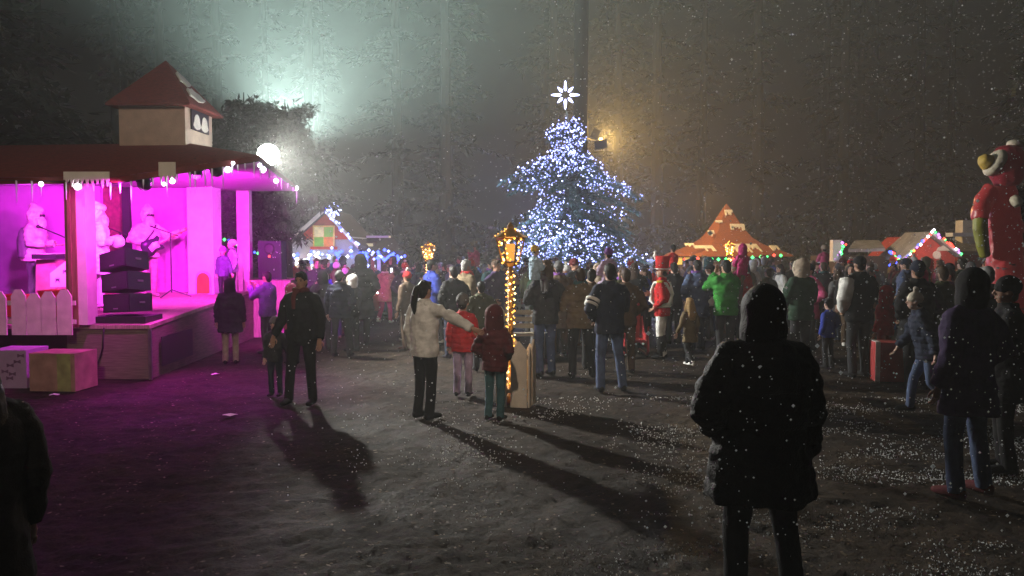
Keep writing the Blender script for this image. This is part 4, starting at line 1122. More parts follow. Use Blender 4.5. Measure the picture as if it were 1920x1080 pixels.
def headgear(kind):
    if kind in HG: return HG[kind]
    parts = []
    def cap_shell(rx, ry, rz, c, face_cut, zcut, disp, tex=TEXF, vox=.012):
        b = MB(); b.ball(c, [rx, ry, rz], 18, 14)
        return b
    if kind in ('short', 'bald', 'long', 'ponytail', 'bun'):
        b = MB(); b.ball((0, -.022, .032), [.084, .098, .104], 16, 12); b.ball((0, -.06, -.02), [.070, .055, .085], 12, 8); b.ball((0, .045, .088), [.058, .05, .036], 10, 8)
        if kind == 'long':
            b.tube([(0, -.06, .0), (0, -.095, -.12), (0, -.115, -.24), (0, -.11, -.34)], [(.085, .06), (.098, .055), (.10, .05), (.06, .03)], 12)
            for s in (1, -1): b.tube([(s * .07, -.02, .03), (s * .088, -.01, -.10), (s * .085, .01, -.22)], [.035, .034, .02], 8)
        if kind == 'ponytail': b.tube([(0, -.095, .05), (0, -.155, .04), (0, -.185, -.06), (-.02, -.19, -.20), (-.02, -.165, -.30)], [.028, .040, .046, .040, .012], 10)
        if kind == 'bun': b.ball((0, -.10, .09), .05, 10, 8)
        parts.append(('hair', remesh(b, 'hair', .012, 2, .016, TEXF)))
    elif kind in ('beanie', 'pompom'):
        b = MB(); b.ball((0, -.016, .045), [.090, .108, .105], 16, 12); b.tube([(0, -.015, .015), (0, -.013, .06)], [(.096, .112), (.097, .113)], 18)
        parts.append(('hat', remesh(b, 'hat', .011, 2, .010, TEXF)))
        b = MB(); b.ball((0, -.055, -.035), [.070, .045, .06], 12, 8); parts.append(('hair', remesh(b, 'hair', .014, 1, .012, TEXF)))
        if kind == 'pompom':
            b = MB(); b.ball((0, -.02, .175), .042, 12, 8); parts.append(('pompom', remesh(b, 'pompom', .01, 0, .022, TEXF)))
    elif kind in ('hood', 'furhood'):
        b = MB(); b.ball((0, -.03, .02), [.118, .128, .138], 20, 14); b.tube([(0, -.02, -.16), (0, -.03, -.08), (0, -.03, -.02)], [(.12, .10), (.125, .12), (.115, .12)], 14)
        me = remesh(b, 'hood', .012, 3, .016)
        import bmesh
        bm = bmesh.new(); bm.from_mesh(me)
        dl = [f for f in bm.faces if (lambda c: c.y > .045 and abs(c.x) < .078 and -.115 < c.z < .105)(f.calc_center_median())]
        bmesh.ops.delete(bm, geom=dl, context='FACES'); bm.to_mesh(me); bm.free(); parts.append(('hood', me))
        if kind == 'furhood':
            b = MB(); b.tube([(.086 * math.cos(a), .068, -.005 + .115 * math.sin(a)) for a in [2 * math.pi * i / 18 for i in range(19)]], .026, 8); parts.append(('fur_trim', remesh(b, 'fur_trim', .01, 0, .024, TEXF)))
    elif kind == 'cap':
        b = MB(); b.ball((0, -.012, .045), [.088, .104, .085], 16, 10); b.tube([(0, .06, .055), (0, .12, .045), (0, .165, .035)], [(.07, .012), (.07, .009), (.045, .006)], 12); parts.append(('cap', remesh(b, 'cap', .009, 1, .004, TEXF)))
        b = MB(); b.ball((0, -.055, -.025), [.072, .045, .06], 12, 8); parts.append(('hair', remesh(b, 'hair', .014, 1, .012, TEXF)))
    elif kind == 'fluffy':   # costume: huge white hair and beard under a soft cap
        b = MB(); b.ball((0, -.04, .0), [.135, .13, .16], 16, 12); parts.append(('hair', remesh(b, 'hair', .016, 0, .055, TEXF)))
        b = MB(); b.ball((0, .075, -.13), [.105, .075, .13], 14, 10); b.ball((0, .05, -.06), [.11, .05, .05], 12, 8); parts.append(('beard', remesh(b, 'beard', .014, 0, .045, TEXF)))
        b = MB(); b.ball((0, -.01, .12), [.115, .13, .085], 16, 10); b.tube([(0, -.03, .16), (-.04, -.10, .22), (-.08, -.17, .17)], [.07, .045, .015], 10); parts.append(('cap', remesh(b, 'cap', .012, 2, .01)))
    elif kind == 'shako':
        b = MB(); b.tube([(0, -.01, .035), (0, -.01, .09), (0, -.018, .20), (0, -.022, .29), (0, -.022, .30)], [(.100, .118), (.103, .120), (.115, .128), (.122, .135), (.105, .118)], 22); parts.append(('shako', b.mesh('shako', [None], True)))
        b = MB(); b.tube([(0, .095, .045), (0, .15, .03)], [(.085, .010), (.06, .006)], 12); parts.append(('visor', b.mesh('visor', [None], True)))
        b = MB(); b.tube([(.104 * math.cos(a), -.01 + .122 * math.sin(a), .055) for a in [2 * math.pi * i / 20 for i in range(21)]], .011, 6); b.tube([(0, .112, .22), (0, .125, .30), (0, .12, .40)], [.012, .035, .012], 8); b.tube([(.085 * s_, .05, .0 - .1 * t_) for s_, t_ in ((1, 0), (.9, .6), (.4, 1.05), (-.4, 1.05), (-.9, .6), (-1, 0))], .008, 6); parts.append(('white_trim', b.mesh('white_trim', [None], True)))
        b = MB(); b.ball((0, -.05, -.015), [.072, .05, .07], 12, 8); parts.append(('hair', remesh(b, 'hair', .014, 1, .012, TEXF)))
    HG[kind] = parts; return parts


MK_EYE = mat('eye_dark', (.02, .015, .012), .3, 0, 5, 0)
MK_BROW = mat('brow_hair', (.03, .02, .015), .8, .2, 30, 0)
MK_LIP = mat('lip', (.30, .11, .09), .5, .1, 10, 0)
SKIN = [mat('skin_a', (.46, .27, .20), .55, .08, 14, .05), mat('skin_b', (.36, .20, .14), .55, .08, 14, .05), mat('skin_c', (.52, .33, .26), .55, .08, 14, .05)]
FAB = dict(black=(.009, .009, .011), navy=(.016, .022, .045), charcoal=(.028, .029, .033), grey=(.11, .11, .115), brown=(.085, .055, .035), khaki=(.14, .105, .06), maroon=(.10, .014, .018),
           red=(.46, .016, .02), pink=(.50, .08, .20), magenta=(.44, .03, .16), green=(.035, .24, .035), olive=(.055, .06, .03), tan=(.33, .20, .11), cream=(.62, .56, .46), white=(.76, .76, .74), purple=(.16, .06, .28), violet=(.05, .03, .09),
           blue=(.03, .05, .32), denim=(.07, .10, .19), paledenim=(.17, .21, .30), teal=(.045, .12, .14), lilac=(.36, .28, .42), orange=(.5, .16, .03), lime=(.18, .55, .03), sky=(.34, .48, .60), yellow=(.60, .40, .05), darkgreen=(.02, .05, .03), blond=(.32, .20, .08), darkhair=(.010, .008, .007), brownhair=(.05, .028, .016), greyhair=(.25, .25, .25), beige=(.35, .28, .22))


def fab(n):
    if isinstance(n, bpy.types.Material): return n
    hair = n.endswith('hair') or n == 'blond'
    return mat('cloth_' + n if not hair else n, FAB[n], .5 if hair else .82, .28, 9 if not hair else 50, .35, 120 if not hair else 240, spec=.25)


NPERS = [0]
LABELS = set()


def attach(name, me, m, parent, loc=(0, 0, 0), scale=None, rot=None):
    o = bpy.data.objects.new(name, me); COL.objects.link(o); o.parent = parent; o.location = loc
    if scale: o.scale = (scale,) * 3 if not isinstance(scale, tuple) else scale
    if rot: o.rotation_euler = rot
    if m is not None:
        if len(me.materials) == 0: me.materials.append(None)
        o.material_slots[0].link = 'OBJECT'; o.material_slots[0].material = m
    return o


def person(label, at, h, rot=0.0, jacket='black', trousers='charcoal', hat=('short', 'darkhair'), shoes='black', group=None, z=0.0, skin=None, hair='darkhair', trim='white', turn=0.0, **pose):
    """rot 0 = seen from behind; positive turns the person to the left of the picture. `at` = ground point or photo pixel"""
    p = Vector(at) if len(at) == 3 else G(*at); p.z = z
    t = thing('person', label, 'person', p, group, R(rot))
    assert label not in LABELS or group, label
    LABELS.add(label)
    M = person_meshes(**pose); s = h / (1.75 if not pose.get('child') else 1.82); t.scale = (s, s, s)
    NPERS[0] += 1
    attach('body', M['body'], skin or SKIN[NPERS[0] % 3], t)
    attach('trousers', M['trousers'], fab(trousers), t)
    for sh in M['shoes']: attach('shoe', sh, fab(shoes), t)
    attach('jacket', M['jacket'], fab(jacket), t)
    kind, hc = hat
    for nm, me in headgear(kind):
        m = fab(hc) if nm in ('hat', 'hood', 'cap', 'shako') or (nm == 'hair' and kind in ('short', 'long', 'ponytail', 'bun', 'bald')) else None
        if nm == 'hair' and m is None: m = fab('cream' if kind == 'fluffy' else hair)
        if nm in ('pompom', 'fur_trim', 'beard', 'white_trim'): m = fab('cream') if nm != 'white_trim' else fab('white')
        if nm == 'visor': m = fab('black')
        attach(nm, me, m, t, M['head'], M['hs'], (0, 0, R(turn)))
    if kind not in ('hood', 'furhood') and NPERS[0] % 3 == 0 and kind != 'shako':
        k = ('downhood',)
        if k not in HG:
            b = MB(); b.tube([(.11, .0, -.155), (.07, -.085, -.165), (0, -.125, -.18), (-.07, -.085, -.165), (-.11, .0, -.155)], [.035, .048, .055, .048, .035], 10); HG[k] = remesh(b, 'hood', .014, 3, .014)
        attach('hood', HG[k], fab(jacket), t, M['head'])
    if NPERS[0] % 4 == 1 and kind not in ('shako', 'fluffy', 'hood', 'furhood') and not pose.get('lean'):
        if ('scarf',) not in HG:
            b = MB(); b.tube([(.085 * math.cos(a), .082 * math.sin(a), -.115 + .012 * math.sin(3 * a)) for a in [2 * math.pi * i / 16 for i in range(17)]], .034, 8); b.tube([(.04, .09, -.12), (.05, .135, -.22), (.045, .15, -.36)], [(.035, .02)] * 3, 8); HG[('scarf',)] = remesh(b, 'scarf', .013, 2, .018)
        attach('scarf', HG[('scarf',)], fab(['maroon', 'grey', 'cream', 'red', 'teal', 'purple'][NPERS[0] // 4 % 6]), t, M['head'])
    return t, M, s


def extra(t, name, mb, m, voxel=None, disp=0.0):
    """a part modelled in the person's own frame"""
    me = remesh(mb, name, voxel, 2, disp) if voxel else mb.mesh(name, [m], True)
    if voxel: me.materials.append(m)
    o = bpy.data.objects.new(name, me); COL.objects.link(o); o.parent = t; return o


def held(name, label, cat, mb, m, frame, group=None):
    """a thing of its own placed in somebody's frame (person = empty)"""
    o = bpy.data.objects.new(name, mb.mesh(name, [m], True)); COL.objects.link(o)
    o.matrix_world = Matrix.Translation(frame.location) @ Matrix.Rotation(frame.rotation_euler.z, 4, 'Z') @ Matrix.Scale(frame.scale[0], 4)
    return tag(o, label, cat, group)


# --- people near the camera
WET = mat('wet_black_nylon', (.006, .006, .008), .6, .3, 9, .5, 90, spec=.2)
person('person in a black hooded coat seen from behind, standing nearest on open ground', P(1432, 467, 4.35), 1.82, 4, WET, 'charcoal', ('hood', WET), coat=1, bulk=1.34, ra='hang', la='pocket', legs='wide', hi=True, skin=fab('black'))
t, M, s = person('person with long dark hair in a black coat, cut off by the left edge', P(-62, 467, 3.3), 1.66, 60, 'black', 'black', ('long', 'darkhair'), coat=1, bulk=1.05, ra='hang', la='hang', hi=True, face=True)
person('person in a dark violet hooded jacket and pale jeans with red shoes', P(1822, 467, 6.55), 1.86, 22, 'violet', 'denim', ('hood', 'black'), 'maroon', bulk=1.12, la='hang', ra='pocket', coat=1, legs='wide', hi=True)
person('person with bare face in black jacket behind the violet-hooded one', P(1893, 467, 7.3), 1.78, 70, 'black', 'black', ('beanie', 'black'), coat=1, bulk=1.1, ra='fold', la='fold', hi=True, face=True)
person('person in cream knit hat and dark puffer striding left before the red gift box', (1738, 776), 1.50, 75, 'navy', 'denim', ('pompom', 'cream'), bulk=1.2, ra='swingf', la='swingb', legs='walk', lean=.28, hi=True)
person('small child in red hooded snowsuit behind the big red gift box', P(1662, 467, 13.2), 1.42, 30, 'red', 'red', ('furhood', 'red'), child=True, bulk=1.15)
t, M, s = person('tall man in black vest with one white sleeve and a black cap', (1608, 706), 1.93, 12, 'black', 'charcoal', ('cap', 'black'), bulk=1.12, la='pocket', ra='fold')
b = MB(); sS, E_, W_ = M['joints'][1][1:4]; b.tube([sS + Vector((-.02, 0, 0)), sS.lerp(E_, .5), E_, E_.lerp(W_, .5), W_], [.116, .110, .104, .098, .086], 10); extra(t, 'sleeve', b, fab('white'), .018, .02)
person('child in a bright blue jacket with dark hair, beside the tall man in the vest', (1552, 690), 1.20, 25, 'blue', 'charcoal', ('short', 'darkhair'), child=True, bulk=1.05, ra='pocket')
person('person in dark parka with big pale fur hood, right of the green jacket', (1500, 694), 1.86, 20, 'darkgreen', 'charcoal', ('furhood', 'beige'), bulk=1.15, ra='fold', la='fold')
person('man in a bright green jacket carrying a pink child on his shoulder', P(1362, 467, 14.6), 1.84, 15, 'green', 'charcoal', ('short', 'darkhair'), bulk=1.18, la='up', ra='up')
person('toddler in magenta hood and pink snowsuit riding on the green-jacketed man', P(1392, 467, 14.75), 1.0, 20, 'magenta', 'magenta', ('hood', 'magenta'), z=1.13, child=True, legs='ride', ra='carry', la='carry', bulk=1.15)
person('small girl with long fair hair, khaki coat and white shoes beside the guard', (1292, 688), 1.20, 20, 'khaki', 'charcoal', ('long', 'blond'), 'white', child=True, coat=1, la='hold', legs='walk')
# guard in parade uniform
t, M, s = person('parade guard in red coat, white cross belt, white breeches and tall red shako', (1240, 672), 1.74, 68, 'red', 'white', ('shako', 'red'), 'black', ra='fold', la='pocket', coat=0, hi=True, face=True)
b = MB(); b.tube([(-.15, .10, 1.44), (-.05, .172, 1.28), (.10, .175, 1.10), (.185, .06, .98), (.12, -.14, 1.05), (-.02, -.175, 1.22), (-.14, -.10, 1.42), (-.15, .10, 1.44)], [.026] * 8, 8); b.v = [(x * 1.06, y * 1.10, z) for x, y, z in b.v]; extra(t, 'cross_belt', b, fab('white'))
b = MB(); b.tube([(.14, .10, 1.45), (.05, .175, 1.28), (-.10, .18, 1.10), (-.19, .06, .99), (-.12, -.145, 1.05), (.02, -.18, 1.22), (.13, -.11, 1.42), (.14, .10, 1.45)], [.026] * 8, 8); b.v = [(x * 1.06, y * 1.10, z) for x, y, z in b.v]; extra(t, 'cross_belt', b, fab('white'))
b = MB(); b.tube([(.205 * math.cos(a), .162 * math.sin(a) - .005, 1.0) for a in [2 * math.pi * i / 20 for i in range(21)]], [(.028, .012)] * 21, 6, ref=(0, 0, 1)); extra(t, 'belt', b, fab('white'))
for sd, H, K, A in [(1, 0, (.10, .02, .49), (.105, -.02, .085)), (-1, 0, (-.10, .02, .49), (-.105, -.02, .085))]:
    b = MB(); b.tube([Vector(K) + Vector((0, 0, -.06)), Vector(K).lerp(Vector(A), .5), Vector(A) + Vector((0, 0, -.03))], [.085, .078, .068], 12); extra(t, 'boot', b, fab('black'))
for sd in (1, -1):
    b = MB(); b.tube([(sd * .12, 0, 1.475), (sd * .20, 0, 1.465), (sd * .24, 0, 1.44)], [(.06, .012), (.065, .014), (.05, .012)], 8, ref=(0, 1, 0)); extra(t, 'epaulette', b, fab('yellow'))
t, M, s = person('man in navy jacket with white sleeve stripe and blue jeans, back turned', (1142, 734), 1.83, 12, 'navy', 'denim', ('short', 'darkhair'), bulk=1.1, la='pocket', ra='carry', legs='wide', hi=True)
b = MB(); sS, E_, W_ = M['joints'][1][1:4]; q = sS.lerp(E_, .55); d = (E_ - sS).normalized(); b.tube([q - d * .02, q + d * .02], [.102, .102], 14); b.tube([q + d * .05, q + d * .08], [.100, .099], 14); extra(t, 'sleeve_stripe', b, fab('white'))
person('toddler in purple knit hat and pale pink coat held up by the man in jeans', P(1141, 467, 11.75), .98, 20, 'lilac', 'lilac', ('beanie', 'purple'), z=1.08, child=True, legs='ride', ra='carry', la='carry', bulk=1.15)
person('person in brown trousers and boots standing half behind the man in jeans', (1172, 700), 1.72, 10, 'brown', 'brown', ('short', 'brownhair'), ra='pocket', la='pocket')
person('person in khaki parka and black leggings, hood down, before the lit spruce', (1088, 708), 1.74, 5, 'khaki', 'black', ('short', 'brownhair'), bulk=1.2, ra='pocket', la='fold', legs='wide', hi=True)
person('person in brown fur-collared jacket close beside the khaki parka', P(1110, 467, 13.6), 1.70, -10, 'brown', 'black', ('bun', 'darkhair'), bulk=1.15, ra='pocket', la='pocket')
person('tall person in charcoal coat and blue jeans right of the golden lantern', (1022, 704), 1.84, 25, 'charcoal', 'denim', ('hood', 'brown'), bulk=1.12, la='carry', ra='pocket', hi=True)
person('toddler in orange-yellow hat and pale blue coat held beside the lantern', P(1003, 467, 12.55), .95, -60, 'sky', 'grey', ('beanie', 'yellow'), z=1.15, child=True, legs='ride', ra='carry', la='carry', bulk=1.15)
person('person in a long brown coat and grey beanie behind the charcoal coat', P(1048, 467, 15.3), 1.80, 10, 'brown', 'brown', ('beanie', 'grey'), coat=2, ra='pocket', la='pocket')
person('child in dark red puffer with hood up and teal jeans at the picket box', (928, 787), 1.36, -22, 'maroon', 'teal', ('furhood', 'maroon'), child=True, bulk=1.2, ra='pocket', la='pocket', legs='stand', hi=True)
person('child in bright red jacket, grey beanie and lilac trousers', (868, 742), 1.42, -8, 'red', 'lilac', ('beanie', 'grey'), child=True, bulk=1.15, la='hang', ra='hang', hi=True)
person('woman in a white jacket with dark ponytail stretching her right arm out', (797, 784), 1.66, -38, 'white', 'black', ('ponytail', 'darkhair'), bulk=1.06, ra='point', la='hang', coat=0, hi=True, face=True)
person('man in a black jacket walking this way with a child by the hand', (568, 758), 1.74, 172, 'black', 'black', ('short', 'darkhair'), bulk=1.08, ra='hold', la='hang', legs='wide', hi=True, face=True)
person('small child in grey knit hat and dark clothes holding the walking man by the hand', (517, 742), 1.10, 175, 'charcoal', 'navy', ('beanie', 'grey'), child=True, la='hold', hi=True, face=True)
person('woman in dark winter coat and pale trousers, back turned, at the stage edge', (433, 682), 1.50, 12, 'black', 'beige', ('hood', 'black'), coat=1, bulk=1.15, ra='hang', la='hang')
person('person in violet jacket with arms laid on the stage edge', P(500, 467, 15.6), 1.60, 70, 'purple', 'charcoal', ('short', 'darkhair'), bulk=1.12, ra='phone', la='phone')
person('person in navy coat and flat grey beanie with back turned, beside the walking man', (638, 668), 1.62, -8, 'navy', 'charcoal', ('beanie', 'grey'), bulk=1.15, ra='pocket', la='hang', legs='wide')
person('person in charcoal coat with fur hood left of the navy coat', (607, 655), 1.58, -5, 'charcoal', 'charcoal', ('furhood', 'charcoal'), bulk=1.1, ra='pocket', la='pocket')
person('very tall person in long black coat at the gap before the kiosk', P(676, 467, 17.0), 1.92, 10, 'black', 'black', ('hood', 'black'), coat=2, bulk=1.15, ra='pocket', la='pocket')
person('person with white knit hood and orange mittens before the very tall person', P(660, 467, 16.0), 1.52, 60, 'charcoal', 'charcoal', ('furhood', 'white'), bulk=1.1, ra='fold', la='fold')
person('woman in tan coat and magenta trousers walking away with a lit phone', (722, 607), 1.62, -12, 'tan', 'magenta', ('short', 'brownhair'), 'white', coat=1, ra='phone', la='pocket', legs='walk')
person('small child in pink hood between the stage and the walking man', P(545, 467, 14.2), 1.42, 35, 'pink', 'charcoal', ('hood', 'pink'), child=True, bulk=1.1)
person('man in black jacket behind the pointing woman, head turned left', P(850, 467, 15.0), 1.72, 35, 'black', 'navy', ('short', 'darkhair'), bulk=1.15, ra='pocket', la='pocket', legs='wide')
person('person in dark green jacket right behind the red-jacketed child', P(902, 467, 13.4), 1.50, 15, 'olive', 'charcoal', ('short', 'darkhair'), bulk=1.1, ra='pocket', la='fold')
person('child in a lime green jacket left of the golden lantern pole', P(924, 467, 17.0), 1.25, 10, 'lime', 'grey', ('hood', 'olive'), child=True)
person('small child in pink jacket and grey pompom hat lifted above the crowd', P(893, 467, 20.2), 1.05, 60, 'pink', 'grey', ('pompom', 'grey'), z=1.13, child=True, legs='ride', ra='phone', la='phone')
person('man in grey coat lifting the pink-jacketed child', P(884, 467, 20.0), 1.76, 15, 'charcoal', 'charcoal', ('beanie', 'red'), ra='up', la='up')
person('child in pale pink coat raised above the crowd right of the fur hood', P(1545, 467, 19.5), 1.02, 10, 'pink', 'pink', ('beanie', 'beige'), z=1.12, child=True, legs='ride', ra='carry', la='carry')
person('man in charcoal coat with a pale pink child on his shoulders', P(1545, 467, 19.3), 1.72, 5, 'charcoal', 'black', ('short', 'brownhair'), ra='up', la='up')
person('small child in red snowsuit left of the marching guard', P(1188, 467, 16.6), 1.20, 30, 'red', 'maroon', ('hood', 'maroon'), child=True)
person('child in red anorak riding high just behind the shako', P(1262, 467, 17.5), 1.0, 25, 'red', 'charcoal', ('beanie', 'black'), z=1.13, child=True, legs='ride', ra='carry', la='carry')
person('man in black jacket carrying the child in the red anorak', P(1264, 467, 17.3), 1.74, 15, 'black', 'charcoal', ('short', 'darkhair'), ra='up', la='up')
person('person in slate blue parka between guard and green jacket', P(1308, 467, 16.2), 1.82, 15, 'denim', 'navy', ('short', 'darkhair'), bulk=1.2, coat=1, ra='pocket', la='pocket')
person('person in black coat and black beanie behind the cream knit hat', P(1722, 467, 11.6), 1.86, 10, 'black', 'black', ('beanie', 'navy'), bulk=1.2, coat=1, ra='pocket', la='pocket')
person('person in dark olive coat right of the black beanie', P(1768, 467, 12.4), 1.78, 20, 'olive', 'black', ('short', 'brownhair'), bulk=1.15, coat=1, ra='pocket', la='fold')
person('person in black jacket standing below the giant red figure', P(1852, 467, 11.0), 1.80, 15, 'black', 'charcoal', ('short', 'greyhair'), bulk=1.15, ra='pocket', la='pocket')

# phone and mitten details held by people
ph = [o for o in COL.objects if o.get('label', '').startswith('woman in tan coat')][0]
pw = PM[('phone', 'pocket', 'walk', 0.0, False, 1.0, 1, False, False)]['joints'][0][3] + Vector((-.03, .03, .12))
b = MB(); b.box(pw, (.075, .010, .15)); po = held('phone', 'lit white phone held up by the woman in the tan coat', 'phone', b, glow('phone_screen', (.85, .9, 1), 2.0), ph)
t = thing('light_string', 'few coloured bulbs strung between trees behind the stage opening', 'light string', P(425, 445, 24))
bulb_line(t, [P(400, 458, 24), P(420, 450, 24), P(436, 456, 24), P(492, 480, 24), P(506, 498, 24)], 14, [G_GREEN, G_BLUE, G_RED, G_BLUE], .05, seed=9)
# --- performers on the stage
def perf(px, Y, *a, **k):
    p = P(px, 467, Y); return person(a[0], (p.x, Y, 0), a[1], a[2], z=zst(Y) + .002, **k)


t, M, s = perf(278, 16.7, 'guitarist in pale costume with fluffy white beard and cap, playing on stage', 1.80, -128, jacket='cream', trousers='beige', hat=('fluffy', 'cream'), shoes='beige', ra='guitar_pick', la='guitar_fret', bulk=1.2, hi=True, face=True)
b = MB(); hd = M['head']; b.box(hd + Vector((0, .095, .012)), (.15, .03, .04)); extra(t, 'sunglasses', b, M_BLACK)
b = MB(); b.tube([(-.13, .08, 1.45), (.0, .19, 1.30), (.16, .17, 1.10), (.20, .0, 1.02), (.1, -.16, 1.15), (-.08, -.14, 1.40)], .02, 6); extra(t, 'strap', b, M_BLACK)
g = thing('guitar', 'dark and white electric guitar held by the fluffy-bearded guitarist', 'guitar', t.location, None, t.rotation_euler.z); g.scale = t.scale
def gpart(nm, mb, m):
    o = bpy.data.objects.new(nm, mb.mesh(nm, [m], True)); COL.objects.link(o); o.parent = g; return o
cg = Vector((.04, .27, 1.04)); dn = Vector((-.86, .10, .46)).normalized(); fn = Vector((.05, 1, -.1)).normalized(); sg = dn.cross(fn).normalized()
b = MB(); poly = [cg + dn * (x * 1.15) + sg * (y * 1.15) for x, y in ((-.21, .05), (-.17, .14), (-.08, .15), (0, .105), (.08, .12), (.15, .13), (.14, .06), (.10, .03), (.10, -.03), (.15, -.08), (.13, -.13), (.05, -.11), (-.06, -.14), (-.16, -.15), (-.21, -.07))]
b.prism(poly, fn * .045); gpart('guitar_body', b, mat('guitar_black', (.02, .012, .03), .25, .2, 6, 0))
b = MB(); poly = [cg + fn * .047 + dn * x + sg * y for x, y in ((-.10, .10), (0, .07), (.10, .08), (.10, -.05), (0, -.07), (-.12, -.02))]; b.prism(poly, fn * .006); gpart('pickguard', b, fab('white'))
b = MB(); b.tube([cg + fn * .05 + dn * .08, cg + fn * .05 + dn * .62], [(.026, .015), (.021, .013)], 8); gpart('neck', b, mat('maple', (.5, .32, .15), .4, .2, 8, 0))
b = MB(); b.box(cg + fn * .045 + dn * .68, (.16, .02, .07), Matrix((dn, fn, sg)).transposed()); gpart('headstock', b, MATS['maple'])

t, M, s = perf(62, 15.4, 'keyboard player in pale costume with fluffy white hair and grey waistcoat', 1.80, -84, jacket='cream', trousers='grey', hat=('fluffy', 'cream'), shoes='black', ra='keys', la='keys', bulk=1.3, lean=.10, hi=True, face=True)
b = MB(); hd = M['head']; b.box(hd + Vector((0, .095, .012)), (.15, .03, .045)); extra(t, 'sunglasses', b, M_BLACK)
b = MB(); b.tube([(0, -.06, z) for z in (.86, 1.0, 1.2, 1.36, 1.42)], [(.27, .18), (.265, .19), (.27, .185), (.24, .15), (.16, .11)], 16); extra(t, 'waistcoat', b, fab('grey'), .02, .02)
kb = P(108, 467, 15.35); k0 = zst(15.35); t = thing('keyboard', 'stage keyboard on draped stand in front of the seated-looking player', 'keyboard', (kb.x, 15.3, k0))
t['label'] = 'stage keyboard with white keys on a draped stand behind the corner post'
mb = MB(); mb.box((kb.x, 15.3, k0 + .92), (.42, 1.10, .09), Matrix.Rotation(R(8), 3, 'Z')); mb.build('case', M_BLACK, t)
mb = MB(); mb.box((kb.x - .07, 15.3, k0 + .975), (.17, 1.0, .02), Matrix.Rotation(R(8), 3, 'Z')); mb.build('keys', M_SNOWCUT, t)
mb = MB(); mb.prism([(kb.x - .18, 14.88, k0), (kb.x + .24, 14.88, k0), (kb.x + .20, 14.90, k0 + .86), (kb.x - .15, 14.90, k0 + .86)], (0, .9, 0)); mb.build('drape', mat('brown_drape', (.30, .16, .15), .8), t)
# printed panel and red boxes behind the fence
t = thing('decor_panel', 'white slanted panel with dark bow prints behind the picket fence', 'panel', P(112, 540, 14.2)); Y = 14.2
pts = [P(94, 538, Y), P(130, 538, Y), P(130, 488, Y), P(126, 488, Y), P(94, 512, Y)]; mb = MB(); mb.prism(pts, (0, .06, 0)); mb.build('board', M_SNOWCUT, t)
for x, y in ((122, 510), (108, 526)):
    mb = MB()
    mb.prism([P(x - 4, y - 4, Y - .004), P(x + 4, y + 4, Y - .004), P(x + 4, y - 4, Y - .004), P(x, y, Y - .004), P(x - 4, y + 4, Y - .004)], (0, -.004, 0)); mb.build('bow_print', MATS['dark_print'], t)
for px, w_, hh, lb in ((108, .42, .42, 'red gift box behind the right end of the stage fence'), (26, .35, .34, 'red gift box behind the middle of the stage fence')):
    c = P(px, 560, 13.6); t = thing('gift_box', lb, 'gift box', (c.x, 13.6, zst(13.6)))
    mb = MB(); mb.box((c.x, 13.6, zst(13.6) + hh / 2), (w_, .4, hh)); mb.build('box', mat('bright_red_paper', (.6, .03, .02), .6, .2), t)
    mb = MB(); mb.box((c.x, 13.6, zst(13.6) + hh + .012), (w_ * 1.06, .43, .03)); mb.build('lid', MATS['bright_red_paper'], t)

t, M, s = perf(186, 14.9, 'singer in white fluffy costume with huge muff, half hidden by the corner post', 1.84, -60, jacket='white', trousers='white', hat=('fluffy', 'white'), shoes='white', ra='fold', la='fold', bulk=1.15, coat=1, hi=True, face=True)
b = MB(); b.ball((0, .30, 1.16), [.19, .12, .12], 14, 10); extra(t, 'muff', b, fab('white'), .02, .05)
b = MB(); b.tube([(0, 0, .58), (0, 0, .66)], [(.27, .23), (.265, .225)], 16); extra(t, 'fur_hem', b, fab('white'), .02, .04)
perf(418, 16.2, 'child in dark jacket with white chest stripe standing at the stage edge', 1.06, 165, jacket='violet', trousers='black', hat=('beanie', 'purple'), child=True, ra='hang', la='hold', bulk=1.15, face=True)
perf(436, 16.6, 'child in pale hat and lilac jacket standing on stage beside the far post', 1.18, 120, jacket='lilac', trousers='black', hat=('beanie', 'cream'), child=True, ra='fold', la='hang', bulk=1.15, face=True)

# white picket fence at the far end of the stage
t = thing('picket_fence', 'short white picket fence beside the far stage post', 'fence', P(447, 540, 17.9)); Y = 17.9
for k in range(3):
    x = P(440 + k * 11, 467, Y).x; zb = zst(Y); mb = MB(); mb.prism([(x - .05, Y, zb), (x + .05, Y, zb), (x + .05, Y, zb + .78), (x, Y, zb + .86), (x - .05, Y, zb + .78)], (0, -.02, 0)); mb.build('picket', M_PICKET, t)
mb = MB(); mb.box((P(451, 467, Y).x, Y + .02, zst(Y) + .5), (.40, .025, .05)); mb.build('rail', M_PICKET, t)

